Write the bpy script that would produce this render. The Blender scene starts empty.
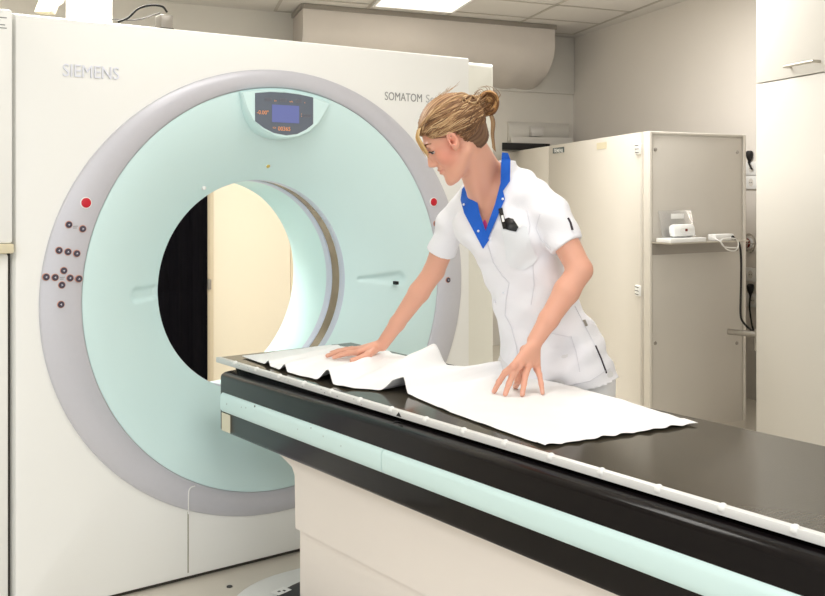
import bpy, bmesh, math, random
import numpy as np
from mathutils import Vector, Matrix
from mathutils.geometry import delaunay_2d_cdt
random.seed(4); rng = np.random.default_rng(4)
scn = bpy.context.scene
COL = scn.collection
PI = math.pi
# ------------------------------------------------------------------ camera frame helpers
# world: x along the scanner front, y into the scanner bore, z up
F, CX, HY, EYE = 1023.0, 412.5, 186.0, 1.42
CAMX, CAMY = -0.972, -3.405
CA, SA = 0.7966, 0.6045
def cw(X, Z, v): return Vector((CAMX + CA*X + SA*Z, CAMY - SA*X + CA*Z, v))
def W(px, py, z): return cw((px-CX)/F*z, z, EYE-(py-HY)*z/F)
def at_height(px, py, v): return W(px, py, F*(EYE-v)/(py-HY))
def on_depth(px, py, d):                       # point on the plane y = d
    k = (px-CX)/F; z = (d - CAMY)/(CA - SA*k); return W(px, py, z)
def at_x(px, py, u):
    k = (px-CX)/F; z = (u - CAMX)/(SA + CA*k); return W(px, py, z)
def on_line(px, py, A, D):                     # vertical plane through cam (X,Z) point A along D
    k = (px-CX)/F; t = (k*A[1]-A[0])/(D[0]-k*D[1]); return W(px, py, A[1]+D[1]*t)
# ------------------------------------------------------------------ materials
def lin(c): return tuple(((x/255)/12.92 if x/255 <= .04045 else ((x/255+.055)/1.055)**2.4) for x in c)
def mat(name, rgb, rough=.5, metal=0, spec=.5, noise=0, nscale=40, bump=0, bscale=200, emit=None, es=0, trans=0, coat=0, sss=0, attr=None, ior=1.45, alpha=1):
    m = bpy.data.materials.new(name); m.use_nodes = True; nt = m.node_tree; b = nt.nodes['Principled BSDF']
    c = (*lin(rgb), 1)
    b.inputs['Base Color'].default_value = c; b.inputs['Roughness'].default_value = rough
    b.inputs['Metallic'].default_value = metal; b.inputs['Specular IOR Level'].default_value = spec
    b.inputs['Transmission Weight'].default_value = trans; b.inputs['Coat Weight'].default_value = coat
    b.inputs['IOR'].default_value = ior; b.inputs['Alpha'].default_value = alpha
    if sss:
        b.inputs['Subsurface Weight'].default_value = sss; b.inputs['Subsurface Radius'].default_value = (.012, .005, .003); b.inputs['Subsurface Scale'].default_value = 1
    if emit: b.inputs['Emission Color'].default_value = (*lin(emit), 1); b.inputs['Emission Strength'].default_value = es
    tc = nt.nodes.new('ShaderNodeTexCoord')
    if attr:
        a = nt.nodes.new('ShaderNodeAttribute'); a.attribute_name = attr; nt.links.new(a.outputs['Color'], b.inputs['Base Color'])
    elif noise:
        n = nt.nodes.new('ShaderNodeTexNoise'); n.inputs['Scale'].default_value = nscale; n.inputs['Detail'].default_value = 4
        nt.links.new(tc.outputs['Object'], n.inputs['Vector'])
        r = nt.nodes.new('ShaderNodeMix'); r.data_type = 'RGBA'
        r.inputs[6].default_value = tuple(x*(1-noise) for x in c[:3])+(1,); r.inputs[7].default_value = tuple(min(1, x*(1+noise)) for x in c[:3])+(1,)
        nt.links.new(n.outputs['Fac'], r.inputs[0]); nt.links.new(r.outputs[2], b.inputs['Base Color'])
    if bump:
        n = nt.nodes.new('ShaderNodeTexNoise'); n.inputs['Scale'].default_value = bscale; n.inputs['Detail'].default_value = 3
        nt.links.new(tc.outputs['Object'], n.inputs['Vector'])
        bp = nt.nodes.new('ShaderNodeBump'); bp.inputs['Strength'].default_value = bump; bp.inputs['Distance'].default_value = .002
        nt.links.new(n.outputs['Fac'], bp.inputs['Height']); nt.links.new(bp.outputs['Normal'], b.inputs['Normal'])
    return m
M = dict(
 cream=mat('cream_lacquer', (243,243,239), .42, noise=.012, nscale=3),
 cream2=mat('cream_side', (238,237,226), .45, noise=.012, nscale=3),
 mint=mat('mint_plastic', (215,241,240), .38, noise=.01, nscale=4),
 silver=mat('silver_lacquer', (205,205,212), .35, metal=.15, noise=.02, nscale=60),
 lilac=mat('lilac_plastic', (205,210,225), .35),
 window=mat('scan_window', (150,140,122), .18, metal=.6, noise=.35, nscale=14),
 seam=mat('seam_dark', (70,66,58), .8),
 groove=mat('seam_soft', (165,160,146), .7),
 black=mat('black_plastic', (22,22,24), .35),
 gloss=mat('black_gloss', (14,10,11), .17, spec=.3),
 ped=mat('pedestal_cream', (245,237,229), .5, noise=.012, nscale=4),
 rail=mat('rail_white', (228,228,226), .4),
 button=mat('button_dark', (72,66,80), .4), bring=mat('button_ring', (205,150,130), .5), bglyph=mat('button_glyph', (200,200,210), .5),
 red=mat('red_plastic', (200,30,48), .3), white=mat('white_plastic', (240,240,238), .4),
 dpanel=mat('display_panel', (104,112,124), .2), screen=mat('display_screen', (105,114,168), .15, emit=(112,122,185), es=.12),
 orange=mat('display_orange', (225,150,95), .4, emit=(225,150,95), es=.25), ghost=mat('display_ghost', (112,110,118), .4),
 chrome=mat('chrome_letter', (232,234,243), .4), grey=mat('grey_print', (150,150,148), .6), lgrey=mat('light_grey_print', (186,186,184), .6),
 gold=mat('gold_lens', (215,190,100), .25),
 wall=mat('wall_paint', (232,226,218), .8, noise=.025, nscale=2.5, bump=.15, bscale=120),
 wallb=mat('wall_back_paint', (230,225,216), .8, noise=.02, nscale=2.5, bump=.15, bscale=120),
 ceil=mat('ceiling_tile', (226,222,216), .9, noise=.03, nscale=150), tbar=mat('ceiling_bar', (196,190,180), .6),
 floor=mat('floor_vinyl', (214,208,196), .5, noise=.08, nscale=6),
 door=mat('door_cream', (248,238,216), .55), doortrim=mat('door_trim', (232,218,190), .4),
 curtain=mat('black_curtain', (10,9,13), .9, spec=.1, bump=.6, bscale=30),
 fabric=mat('duct_fabric', (216,208,200), .8, noise=.03, nscale=8, bump=.3, bscale=25),
 board=mat('white_board', (222,218,210), .6), metal=mat('grey_metal', (160,154,145), .35, metal=.4), dark=mat('dark_metal', (80,76,72), .5),
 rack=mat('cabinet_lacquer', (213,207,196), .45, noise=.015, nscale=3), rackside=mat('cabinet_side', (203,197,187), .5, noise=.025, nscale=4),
 cup=mat('cupboard_white', (211,207,199), .5, noise=.01, nscale=3),
 steel=mat('steel_shelf', (188,182,170), .3, metal=.55), acryl=mat('acrylic', (245,245,245), .05, trans=.9, ior=1.2), 
 cable=mat('black_cable', (22,20,20), .5), wcable=mat('white_cable', (235,233,228), .5),
 beige=mat('beige_sticker', (226,220,196), .6), teal=mat('teal_plate', (70,84,84), .5), tape=mat('yellowed_tape', (224,214,184), .6),
 paper=mat('white_paper', (250,250,250), .75), cloth=mat('white_cotton', (243,243,248), .85, bump=.25, bscale=350),
 blue=mat('blue_trim', (26,98,205), .75, bump=.2, bscale=400), pocketm=mat('white_pocket', (234,237,241), .85),
 seamc=mat('stitch_grey', (226,226,232), .8), inner=mat('slit_shade', (60,52,60), .9), pink=mat('pink_top', (232,70,150), .7),  # tunic slits: their inner shade is put in as a dark colour
 skin=mat('skin', (232,178,156), .45, sss=.15, attr='Col'), hair=mat('hair', (150,110,70), .55, attr='Col', spec=.25),
 eye=mat('eye_white_shaded', (196,182,174), .3), iris=mat('iris', (60,70,80), .2), brow=mat('brow', (130,92,62), .7), lash=mat('lash', (50,36,30), .7),  # eyeball colour carries a painted skin-shadow tone
 trouser=mat('trouser_white', (232,232,234), .85, bump=.2, bscale=350), shoe=mat('shoe_white', (235,235,235), .5), navy=mat('navy_ink', (30,40,80), .5),
 pinkskin=mat('dark_red_glass', (120,48,40), .2), lamp=mat('luminaire_diffuser', (255,250,240), .5, emit=(255,248,236), es=1.25), green=mat('teal_pen', (20,90,80), .4),
)
def carbon():
    m = bpy.data.materials.new('carbon_tabletop'); m.use_nodes = True; nt = m.node_tree; b = nt.nodes['Principled BSDF']
    b.inputs['Roughness'].default_value = .13; b.inputs['Specular IOR Level'].default_value = .16
    tc = nt.nodes.new('ShaderNodeTexCoord'); mp = nt.nodes.new('ShaderNodeMapping'); mp.inputs['Rotation'].default_value = (0, 0, .785)
    ck = nt.nodes.new('ShaderNodeTexChecker'); ck.inputs['Scale'].default_value = 150
    ck.inputs['Color1'].default_value = (*lin((78,72,60)), 1); ck.inputs['Color2'].default_value = (*lin((54,49,40)), 1)
    nt.links.new(tc.outputs['Object'], mp.inputs['Vector']); nt.links.new(mp.outputs['Vector'], ck.inputs['Vector']); nt.links.new(ck.outputs['Color'], b.inputs['Base Color'])
    return m
M['carbon'] = carbon()
# ------------------------------------------------------------------ mesh helpers
def link(name, me, m, parent=None, smooth=True):
    if m is not None:
        for mm in (m if isinstance(m, (list, tuple)) else [m]): me.materials.append(mm)
    if smooth: me.shade_smooth()
    o = bpy.data.objects.new(name, me); COL.objects.link(o)
    if parent: o.parent = parent; o.matrix_parent_inverse = Matrix.Translation(-parent.location) if parent.type == 'EMPTY' and parent.rotation_euler.z == 0 else parent.matrix_basis.inverted()
    return o
def obj(name, bm, m, parent=None, smooth=False, bevel=0, seg=2, auto=True):
    bmesh.ops.remove_doubles(bm, verts=bm.verts, dist=1e-6)
    if bevel:
        bmesh.ops.bevel(bm, geom=[e for e in bm.edges if len(e.link_faces) == 2 and e.calc_face_angle(0) > .5], offset=bevel, segments=seg, affect='EDGES', profile=.5, clamp_overlap=True)
    bmesh.ops.recalc_face_normals(bm, faces=bm.faces)
    me = bpy.data.meshes.new(name); bm.to_mesh(me); bm.free()
    o = link(name, me, m, parent, smooth=False)
    if smooth or bevel:
        me.shade_smooth()
        if auto: me.set_sharp_from_angle(angle=math.radians(38))
    return o
def empty(name, loc, label, cat, group=None):
    o = bpy.data.objects.new(name, None); COL.objects.link(o); o.location = loc; o.empty_display_size = .1
    return tag(o, label, cat, group)
def tag(o, label, cat, group=None):
    o['label'] = label; o['category'] = cat
    if group: o['group'] = group
    return o
def struct(o): o['kind'] = 'structure'; return o
def box(bm, lo, hi, M4=None):
    vs = [bm.verts.new((x, y, z)) for x in (lo[0], hi[0]) for y in (lo[1], hi[1]) for z in (lo[2], hi[2])]
    for f in ((0,1,3,2),(4,6,7,5),(0,4,5,1),(2,3,7,6),(0,2,6,4),(1,5,7,3)): bm.faces.new([vs[i] for i in f])
    if M4:
        for v in vs: v.co = M4 @ v.co
    return bm
def prism(bm, pts, off):                       # polygon pts extruded by the vector off
    off = Vector(off); a = [bm.verts.new(Vector(p)) for p in pts]; b = [bm.verts.new(Vector(p)+off) for p in pts]; n = len(pts)
    bm.faces.new(a); bm.faces.new(b[::-1])
    for i in range(n): bm.faces.new((a[i], b[i], b[(i+1) % n], a[(i+1) % n]))
    return bm
def catmull(P, n=8):
    P = [Vector(p) for p in P]; Q = [P[0]*2-P[1]]+P+[P[-1]*2-P[-2]]; out = []
    for i in range(1, len(Q)-2):
        for k in range(n):
            t = k/n; out.append(.5*((2*Q[i])+(Q[i+1]-Q[i-1])*t+(2*Q[i-1]-5*Q[i]+4*Q[i+1]-Q[i+2])*t*t+(3*Q[i]-Q[i-1]-3*Q[i+1]+Q[i+2])*t**3))
    out.append(P[-1]); return out
def tube_arrays(pts, r, ns=8):
    pts = [Vector(p) for p in pts]; rs = r if hasattr(r, '__len__') else [r]*len(pts); V = []; Fc = []; up = None
    for i, p in enumerate(pts):
        t = (pts[min(i+1, len(pts)-1)]-pts[max(i-1, 0)]).normalized()
        if up is None: up = t.orthogonal().normalized()
        up = (up - t*up.dot(t)); up = up.normalized() if up.length > 1e-6 else t.orthogonal().normalized(); s = t.cross(up)
        for k in range(ns): a = 2*PI*k/ns; V.append(p+(up*math.cos(a)+s*math.sin(a))*rs[i])
    for i in range(len(pts)-1):
        for k in range(ns): a = i*ns+k; b = i*ns+(k+1) % ns; Fc.append((a, b, b+ns, a+ns))
    Fc.append(tuple(range(ns-1, -1, -1))); Fc.append(tuple(range((len(pts)-1)*ns, len(pts)*ns))); return V, Fc
def tube(bm, pts, r, ns=8):
    V, Fc = tube_arrays(pts, r, ns); vs = [bm.verts.new(v) for v in V]
    for f in Fc: bm.faces.new([vs[i] for i in f])
    return bm
def lathe(bm, prof, cen, n=96, axis='Y', sx=1, sz=1):  # prof: (R, d) around the y axis (or z axis)
    rows = []
    for R, d in prof:
        row = []
        for k in range(n):
            a = 2*PI*k/n
            row.append(bm.verts.new((cen[0]+R*math.cos(a)*sx, cen[1]+d, cen[2]+R*math.sin(a)*sz) if axis == 'Y' else (cen[0]+R*math.cos(a), cen[1]+R*math.sin(a), cen[2]+d)))
        rows.append(row)
    for a, b in zip(rows, rows[1:]):
        for k in range(n): bm.faces.new((a[k], a[(k+1) % n], b[(k+1) % n], b[k]))
    return bm
def disc(bm, prof, cen, n=24, axis='Y'):
    lathe(bm, prof, cen, n, axis); bm.verts.ensure_lookup_table()
    vs = list(bm.verts)[-n:]; bm.faces.new(vs); return bm
def frame(o, ex, ey, ez):
    m = Matrix.Identity(4)
    for i, e in enumerate((ex, ey, ez)):
        e = Vector(e).normalized()
        for j in range(3): m[j][i] = e[j]
    m.translation = Vector(o); return m
def text(s, size, extrude, m4, m, name, parent, align='LEFT', xs=1, bold=0):
    cu = bpy.data.curves.new(name, 'FONT'); cu.body = s; cu.size = size; cu.extrude = extrude; cu.align_x = align; cu.align_y = 'BOTTOM_BASELINE'; cu.offset = bold; cu.resolution_u = 4
    t = bpy.data.objects.new('tmp', cu); COL.objects.link(t); bpy.context.view_layer.update()
    me = bpy.data.meshes.new_from_object(t.evaluated_get(bpy.context.evaluated_depsgraph_get()))
    bpy.data.objects.remove(t); me.transform(Matrix.Diagonal((xs, 1, 1, 1))); me.transform(m4); me.materials.clear()
    return link(name, me, m, parent, smooth=False)
# ------------------------------------------------------------------ camera
cam = bpy.data.cameras.new('camera'); co = bpy.data.objects.new('camera', cam); COL.objects.link(co); scn.camera = co
co.location = (CAMX, CAMY, EYE); co.rotation_euler = (PI/2, 0, -math.atan2(SA, CA)); cam.sensor_width = 36; cam.lens = F/825*36; cam.shift_y = (HY-298)/825; cam.clip_start = .05
# ------------------------------------------------------------------ room
CC = (1.501, 9.54); BD = (-1.806, -1.0); RD = (.2786, -1.0); H = 2.8
def bw(px, py, off=0): return on_line(px, py, (CC[0]+RD[0]*off, CC[1]+RD[1]*off), BD)
def rw(px, py, off=0): return on_line(px, py, (CC[0]-off, CC[1]), RD)
def cl(A, D, t): return (A[0]+D[0]*t, A[1]+D[1]*t)
A0 = CC; A1 = cl(CC, BD, 3.6); A2 = cl(CC, RD, 12.2); A3 = (A1[0]-.3, -2.7)
def quadwall(name, a, b, m, thick):
    bm = bmesh.new(); p = [cw(*a, 0), cw(*b, 0), cw(*b, H), cw(*a, H)]; prism(bm, p, Vector(thick)); return struct(obj(name, bm, m))
def cdir(X, Z): return cw(X, Z, 0)-cw(0, 0, 0)
quadwall('wall_back', A1, A0, M['wallb'], cdir(-.05, .1))
quadwall('wall_right', A0, A2, M['wall'], cdir(.1, .02))
quadwall('wall_left', A3, A1, M['wallb'], cdir(-.1, 0))
for nm, z0, z1, m in (('floor', -.1, 0, M['floor']), ('ceiling', H, H+.1, M['ceil'])):
    bm = bmesh.new(); prism(bm, [cw(*a, z0) for a in (A0, A1, A3, A2)], (0, 0, z1-z0)); struct(obj(nm, bm, m))
# ceiling grid
L0 = (-.311, 7.76); e1 = Vector((.634, .31)); e2 = Vector((.1337*1.02, -.48*1.25))
bm = bmesh.new()
def bar(a, b, w=.012):
    a = cw(a[0], a[1], H-.006); b = cw(b[0], b[1], H-.006); d = (b-a).normalized(); s = Vector((-d.y, d.x, 0))*w
    prism(bm, [a-s, b-s, b+s, a+s], (0, 0, .004))
def inside(p):
    q = Vector(p); c = Vector(CC); r = q-c; det = BD[0]*RD[1]-BD[1]*RD[0]; s = (r.x*RD[1]-r.y*RD[0])/det; t = (BD[0]*r.y-BD[1]*r.x)/det; return s > .02 and t > .02
for i in range(-4, 14):
    for j in range(-3, 8):
        p = Vector(L0)+e1*i+e2*j
        for q in (p+e1, p+e2):
            if inside(p) and inside(q) and p.x > -4 and q.x > -4: bar(p, q)
struct(obj('trim_1', bm, M['tbar']))
def luminaire(i, j, label, w=1, power=0, size=.55):  # builds the ceiling panel in view and the added unseen fill panels
    p = Vector(L0)+e1*i+e2*j; q = [p, p+e1*w, p+e1*w+e2, p+e2]; c = sum(q, Vector((0, 0)))/4
    lo = empty('ceiling_luminaire', cw(c.x, c.y, H), label, 'ceiling light', 'recessed ceiling luminaires')
    bm = bmesh.new()
    ins = [c+(x-c)*.93 for x in q]; out = [c+(x-c)*.99 for x in q]
    for k in range(4):
        a, b2, c2, d2 = out[k], out[(k+1) % 4], ins[(k+1) % 4], ins[k]
        prism(bm, [cw(*x, H-.02) for x in (a, b2, c2, d2)], (0, 0, .018))
    obj('luminaire_frame', bm, M['white'], lo)
    bm = bmesh.new(); prism(bm, [cw(*x, H-.013) for x in ins], (0, 0, .008)); obj('diffuser', bm, M['lamp'], lo)
    if power:
        ld = bpy.data.lights.new('fill_area', 'AREA'); ld.shape = 'RECTANGLE'; ld.size = size*w; ld.size_y = size; ld.energy = power; ld.color = (1, .99, .975)
        l = bpy.data.objects.new('added_fill_light', ld); COL.objects.link(l); l.location = cw(c.x, c.y, H-.03)  # area fill light, added under the unseen panels only
        l.rotation_euler = (0, 0, math.atan2(*(lambda v: (v.y, v.x))(cdir(e1.x, e1.y))))
LUM = [(0, 0, 1, 0), (-4, 3, 2, 85), (0, 4, 2, 27), (-2, 7, 2, 9), (-1, 9, 2, 4), (-5, 10, 2, 36), (-2, 12, 2, 14), (0, 16, 2, 20), (1, 3, 1, 14)]  # first panel is in view; the others are unseen, added to light the room
for n_, (i, j, w_, pw) in enumerate(LUM):
    if n_ == 0: luminaire(i, j, 'bright square ceiling light above the fabric air duct', w_, pw)
    elif n_ == 8: luminaire(i, j, 'unseen added fill light in the ceiling over the electronics cabinet', w_, pw)
    elif n_ == 1: luminaire(i, j, 'unseen added fill light in the ceiling behind the scanner', w_, pw)
    else: luminaire(i, j, 'unseen added fill light in the ceiling on the patient table side of the room', w_, pw)
# through-bore door and curtain
a = bw(214, 300, .03); 
def wallslab(name, x0, x1, v0, v1, off, th, m, parent=None, bevel=.003):
    p = [bw(x0, 186, off), bw(x1, 186, off)]; d = cdir(RD[0], RD[1]).normalized()*th
    bm = bmesh.new(); prism(bm, [Vector((p[0].x, p[0].y, v0)), Vector((p[1].x, p[1].y, v0)), Vector((p[1].x, p[1].y, v1)), Vector((p[0].x, p[0].y, v1))], d); return obj(name, bm, m, parent, bevel=bevel)
struct(wallslab('wall_closet', 202, 330, 0, 2.3, 0, .55, M['wallb']))
struct(wallslab('door_1', 213, 290, .01, 2.15, .551, .02, M['door']))
struct(wallslab('trim_2', 206.5, 212.8, 0, 2.2, .551, .035, M['doortrim'])); struct(wallslab('trim_3', 290.2, 300, 0, 2.2, .551, .022, M['doortrim']))
# curtain with folds
cu = bmesh.new(); p0 = bw(120, 186, .66); p1 = bw(207.5, 186, .66); N = 60; rows = []
nrm = cdir(RD[0], RD[1]).normalized()
for r_, v in enumerate([0.03+.0475*k for k in range(44)]):
    row = []
    for k in range(N+1):
        t = k/N; w = .012*math.sin(t*31)+.006*math.sin(t*77+v); fold = -.03*math.exp(-((v-.71)/.03)**2)
        q = p0.lerp(p1, t); row.append(cu.verts.new((q.x+nrm.x*(w+fold), q.y+nrm.y*(w+fold), v)))
    rows.append(row)
for a, b in zip(rows, rows[1:]):
    for k in range(N): cu.faces.new((a[k], a[k+1], b[k+1], b[k]))
bmesh.ops.solidify(cu, geom=cu.faces, thickness=.008)
ct = obj('blackout_curtain', cu, M['curtain'], smooth=True); tag(ct, 'black curtain seen through the scanner opening beside the cream door', 'curtain')
cs = wallslab('door_latch', 207.5, 211, .69, .76, .587, .03, M['metal']); tag(cs, 'small grey latch on the edge of the black curtain', 'latch')
# ------------------------------------------------------------------ gantry
G = empty('ct_scanner', (.98, .4, 0), 'cream and mint ring-shaped CT scanner with round bore and silver trim ring', 'CT scanner')
CU, CV = .982, 1.03
def ellipse(cx, cz, rx, rz, d, n): return [Vector((cx+rx*math.cos(2*PI*k/n), d, cz+rz*math.sin(2*PI*k/n))) for k in range(n)]
def rectpts(u0, u1, v0, v1, d, cx, cz, n, inset=0, cr=.03):
    u0 += inset; u1 -= inset; v0 += inset; v1 -= inset; out = []
    cs_ = [math.atan2(v-cz, u-cx) % (2*PI) for u in (u0, u1) for v in (v0, v1)]
    ang = [2*PI*k/n for k in range(n)]
    for c in cs_:
        j = min(range(n), key=lambda k: abs(ang[k]-c)); ang[j] = c
    for a in ang:
        dx, dz = math.cos(a), math.sin(a)
        t = min(((u1-cx)/dx if dx > 1e-9 else 9e9), ((u0-cx)/dx if dx < -1e-9 else 9e9), ((v1-cz)/dz if dz > 1e-9 else 9e9), ((v0-cz)/dz if dz < -1e-9 else 9e9))
        out.append(Vector((cx+dx*t, d, cz+dz*t)))
    return out
def loft(bm, rings, closed=True):
    R = [[bm.verts.new(p) for p in r] for r in rings]; n = len(R[0])
    for a, b in zip(R, R[1:]):
        for k in range(n): bm.faces.new((a[k], a[(k+1) % n], b[(k+1) % n], b[k]))
    return bm
n = 192; RX, RZ, RCX, RCZ = .898, .838, .975, 1.022
bm = bmesh.new()
fr = (0.0, 1.93, .014, 1.98)
loft(bm, [ellipse(RCX, RCZ, RX-.05, RZ-.04, .09, n), ellipse(RCX, RCZ, RX-.01, RZ-.01, 0, n), rectpts(*fr, 0, RCX, RCZ, n, .02), rectpts(*fr, .006, RCX, RCZ, n, .006), rectpts(*fr, .02, RCX, RCZ, n), rectpts(*fr, .125, RCX, RCZ, n)])
obj('front_cover', bm, M['cream'], G, smooth=True)
bm = bmesh.new(); rr = (-.24, 2.17, .014, 1.98)
loft(bm, [rectpts(*rr, .11, RCX, RCZ, n, .9*0+.02), rectpts(*rr, .118, RCX, RCZ, n, .006), rectpts(*rr, .13, RCX, RCZ, n), rectpts(*rr, .84, RCX, RCZ, n), rectpts(*rr, .85, RCX, RCZ, n, .01), ellipse(CU, CV, .6, .6, .85, n)])
loft(bm, [ellipse(RCX, RCZ, .8, .8, .11, n), rectpts(*rr, .11, RCX, RCZ, n, .02)])
obj('rear_cover', bm, M['cream2'], G, smooth=True)
# dark plinth below the covers
bm = box(bmesh.new(), (-.2, .03, 0), (2.1, .80, .02)); obj('plinth', bm, M['seam'], G)
# left side panels (protrude toward the camera side of the rear body)
uL = -.022
bm = box(bmesh.new(), (-.42, .0, .03), (uL+.005, .11, 1.205)); obj('side_panel', bm, M['cream'], G, bevel=.012)
bm = box(bmesh.new(), (-.42, -.02, 1.235), (uL+.012, .11, 1.985)); o = obj('side_panel', bm, M['cream'], G, bevel=.01)
bm = box(bmesh.new(), (-.42, -.03, 1.205), (uL+.012, .11, 1.235)); obj('ledge', bm, M['tape'], G, bevel=.003)
bm = box(bmesh.new(), (uL-.004, .05, .03), (.0, .112, 1.97)); obj('gap_strip', bm, M['seam'], G)
bm = bmesh.new()
for z0, x1 in ((1.955, -.03), (1.947, -.05), (1.932, -.035), (1.928, -.06), (1.922, -.03)): box(bm, (-.16, -.0215, z0), (x1, -.0195, z0+.003))
obj('side_print', bm, M['grey'], G)
# silver ring
def blend(t): return [Vector((a.x*(1-t)+b.x*t, a.y*(1-t)+b.y*t, a.z*(1-t)+b.z*t)) for a, b in zip(ellipse(RCX, RCZ, RX, RZ, 0, n), ellipse(CU, CV, .764, .764, 0, n))]
def setd(r, d): return [Vector((p.x, d, p.z)) for p in r]
bm = bmesh.new()
loft(bm, [setd(ellipse(RCX, RCZ, RX, RZ, 0, n), .004), setd(blend(.0), -.006), setd(blend(.05), -.011), setd(blend(.5), -.013), setd(blend(.96), -.008), setd(blend(1), -.002), setd(blend(1.02), .01)])
obj('trim_ring', bm, M['silver'], G, smooth=True, auto=False)
# dish: radius to depth
def depth(R):
    t = (R-.41)/(.765-.41); t = max(0, min(1, t)); return .19*(1-t)**1.55*(1-.0)+.012*math.sin(PI*t)*0
bm = bmesh.new(); NA, NR = 480, 110; rows = []
for j in range(NR+1):
    R = .414+(.762-.414)*(j/NR); row = []
    for k in range(NA):
        a = 2*PI*k/NA; x = R*math.cos(a); zz = R*math.sin(a); d = depth(R)
        if x > .3 and abs(zz) < .06:
            t = max(0, min(1, (x-.465)/.135)); e_ = math.hypot(x-(.465+.135*t), zz)-(.005+.019*t); d += .016/(1+math.exp(max(-30, min(30, e_/.0025))))
        if x < -.3 and abs(zz) < .06:
            t = max(0, min(1, (-x-.38)/.155)); e_ = math.hypot(-x-(.38+.155*t), zz)-.023; d += .014/(1+math.exp(max(-30, min(30, e_/.0025))))*min(1, (math.hypot(x, zz)-.41)/.03)
        row.append(bm.verts.new((CU+x, d, CV+zz)))
    rows.append(row)
for a, b in zip(rows, rows[1:]):
    for k in range(NA): bm.faces.new((a[k], b[k], b[(k+1) % NA], a[(k+1) % NA]))
obj('bore_funnel', bm, M['mint'], G, smooth=True, auto=False)
bm = bmesh.new(); lathe(bm, [(.4145, .186), (.413, .190), (.413, .226), (.417, .23)], (CU, 0, CV), 160); obj('bore_lip', bm, M['lilac'], G, smooth=True, auto=False)
bm = bmesh.new(); lathe(bm, [(.4165, .226), (.4165, .29)], (CU, 0, CV), 160); obj('scan_window', bm, M['window'], G, smooth=True)
bm = bmesh.new(); lathe(bm, [(.417, .287), (.413, .289), (.412, .302), (.412, .325), (.414, .331)], (CU, 0, CV), 160); obj('bore_lip', bm, M['lilac'], G, smooth=True, auto=False)
bm = bmesh.new(); loft(bm, [ellipse(CU, CV-dz, r_, r_, d_, 160) for r_, d_, dz in ((.413, .328, 0), (.420, .45, .006), (.431, .60, .014), (.45, .66, .014), (.51, .77, .01), (.6, .85, 0))]); obj('rear_bore', bm, M['mint'], G, smooth=True, auto=False)
# seam lines of the service panel in the lower front
bm = bmesh.new()
s0 = on_depth(188, 515, 0); s1 = on_depth(186.5, 582, 0)
box(bm, (s0.x-.002, -.002, .035), (s0.x+.002, .004, s0.z+.012)); o = obj('panel_seam', bm, M['groove'], G)
bm = bmesh.new(); q = [on_depth(188.5, 514, -.014), on_depth(188.5, 500, -.0145), on_depth(189, 491, -.0145), on_depth(191, 487.5, -.0145), on_depth(195, 486, -.013)]
tube(bm, catmull(q, 4), .0022, 6); obj('panel_seam', bm, M['white'], G)
# lettering
ex, ez = Vector((1, 0, 0)), Vector((0, 0, 1)); nf = Vector((0, -1, 0))
p = on_depth(62, 76, 0); q = on_depth(118, 80.5, 0)
t = text('SIEMENS', .060, .002, frame(p+nf*.003, ex, ez, nf), M['chrome'], 'maker_lettering', G)
w0 = max(v.co.x for v in t.data.vertices)-min(v.co.x for v in t.data.vertices); sc_ = (q.x-p.x)/w0
t.data.transform(Matrix.Translation(p) @ Matrix.Diagonal((sc_, 1, 1, 1)) @ Matrix.Translation(-p))
def fit(s, x0, x1, yb, size, m, name='model_lettering'):
    p = on_depth(x0, yb, 0); q = on_depth(x1, yb, 0)
    t = text(s, size, .0006, frame(p+nf*.0008, ex, ez, nf), m, name, G); w0 = max(v.co.x for v in t.data.vertices)-min(v.co.x for v in t.data.vertices)
    s_ = (q.x-p.x)/w0; t.data.transform(Matrix.Translation(p) @ Matrix.Diagonal((s_, 1, 1, 1)) @ Matrix.Translation(-p)); return t
fit('SOMATOM', 384.5, 421.5, 99.8, .048, M['grey']); fit('Sensation', 425.5, 460, 102.4, .048, M['lgrey']); fit('Open', 425.5, 442, 110.8, .048, M['lgrey'])
# control buttons
def ctrl(px, py, r=.0105, m='button', ring='bring', nm='control_button', glyph=True):
    p = on_depth(px, py, -.012)
    bm = bmesh.new(); disc(bm, [(r*1.2, .004), (r*1.2, -.0015), (r*1.08, -.002)], (p.x, p.y, p.z), 24); b = obj(nm, bm, M[ring], G, smooth=True)
    bm = bmesh.new(); disc(bm, [(r, .0), (r, -.004), (r*.85, -.0055)], (p.x, p.y, p.z), 24); obj('button_cap', bm, M[m], b, smooth=True)
    if glyph:
        bm = bmesh.new(); tri = [(-.5, 0), (.25, .45), (.25, -.45)]; a = random.choice([0, PI/2, PI, -PI/2])
        r = r*.75; prism(bm, [Vector((p.x+r*(x*math.cos(a)-y*math.sin(a)), p.y-.0052, p.z+r*(x*math.sin(a)+y*math.cos(a)))) for x, y in tri], (0, -.0008, 0)); obj('button_symbol', bm, M['bglyph'], b)
for q in [(68.7,224.6),(82.6,228.8),(58.9,250.4),(67.8,251.8),(76.7,253.5),(63.6,270.6),(46,277),(55,277.4),(69.9,278),(78.8,278.8),(61.7,285),(60.8,304.4),(436,223.5),(448,280)]: ctrl(*q)
for q in [(85.9,202.8),(433.5,202)]: ctrl(*q, r=.0165, m='red', ring='white', nm='stop_button', glyph=False)
for (px, py) in ((75.5, 226.5), (62.5, 277.6)):
    p = on_depth(px, py, -.0135); bm = bmesh.new(); box(bm, (p.x-.008, -.0145, p.z), (p.x+.008, -.013, p.z+.002)); box(bm, (p.x-.008, -.0145, p.z-.006), (p.x+.004, -.013, p.z-.004)); obj('button_print', bm, M['grey'], G)
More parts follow.
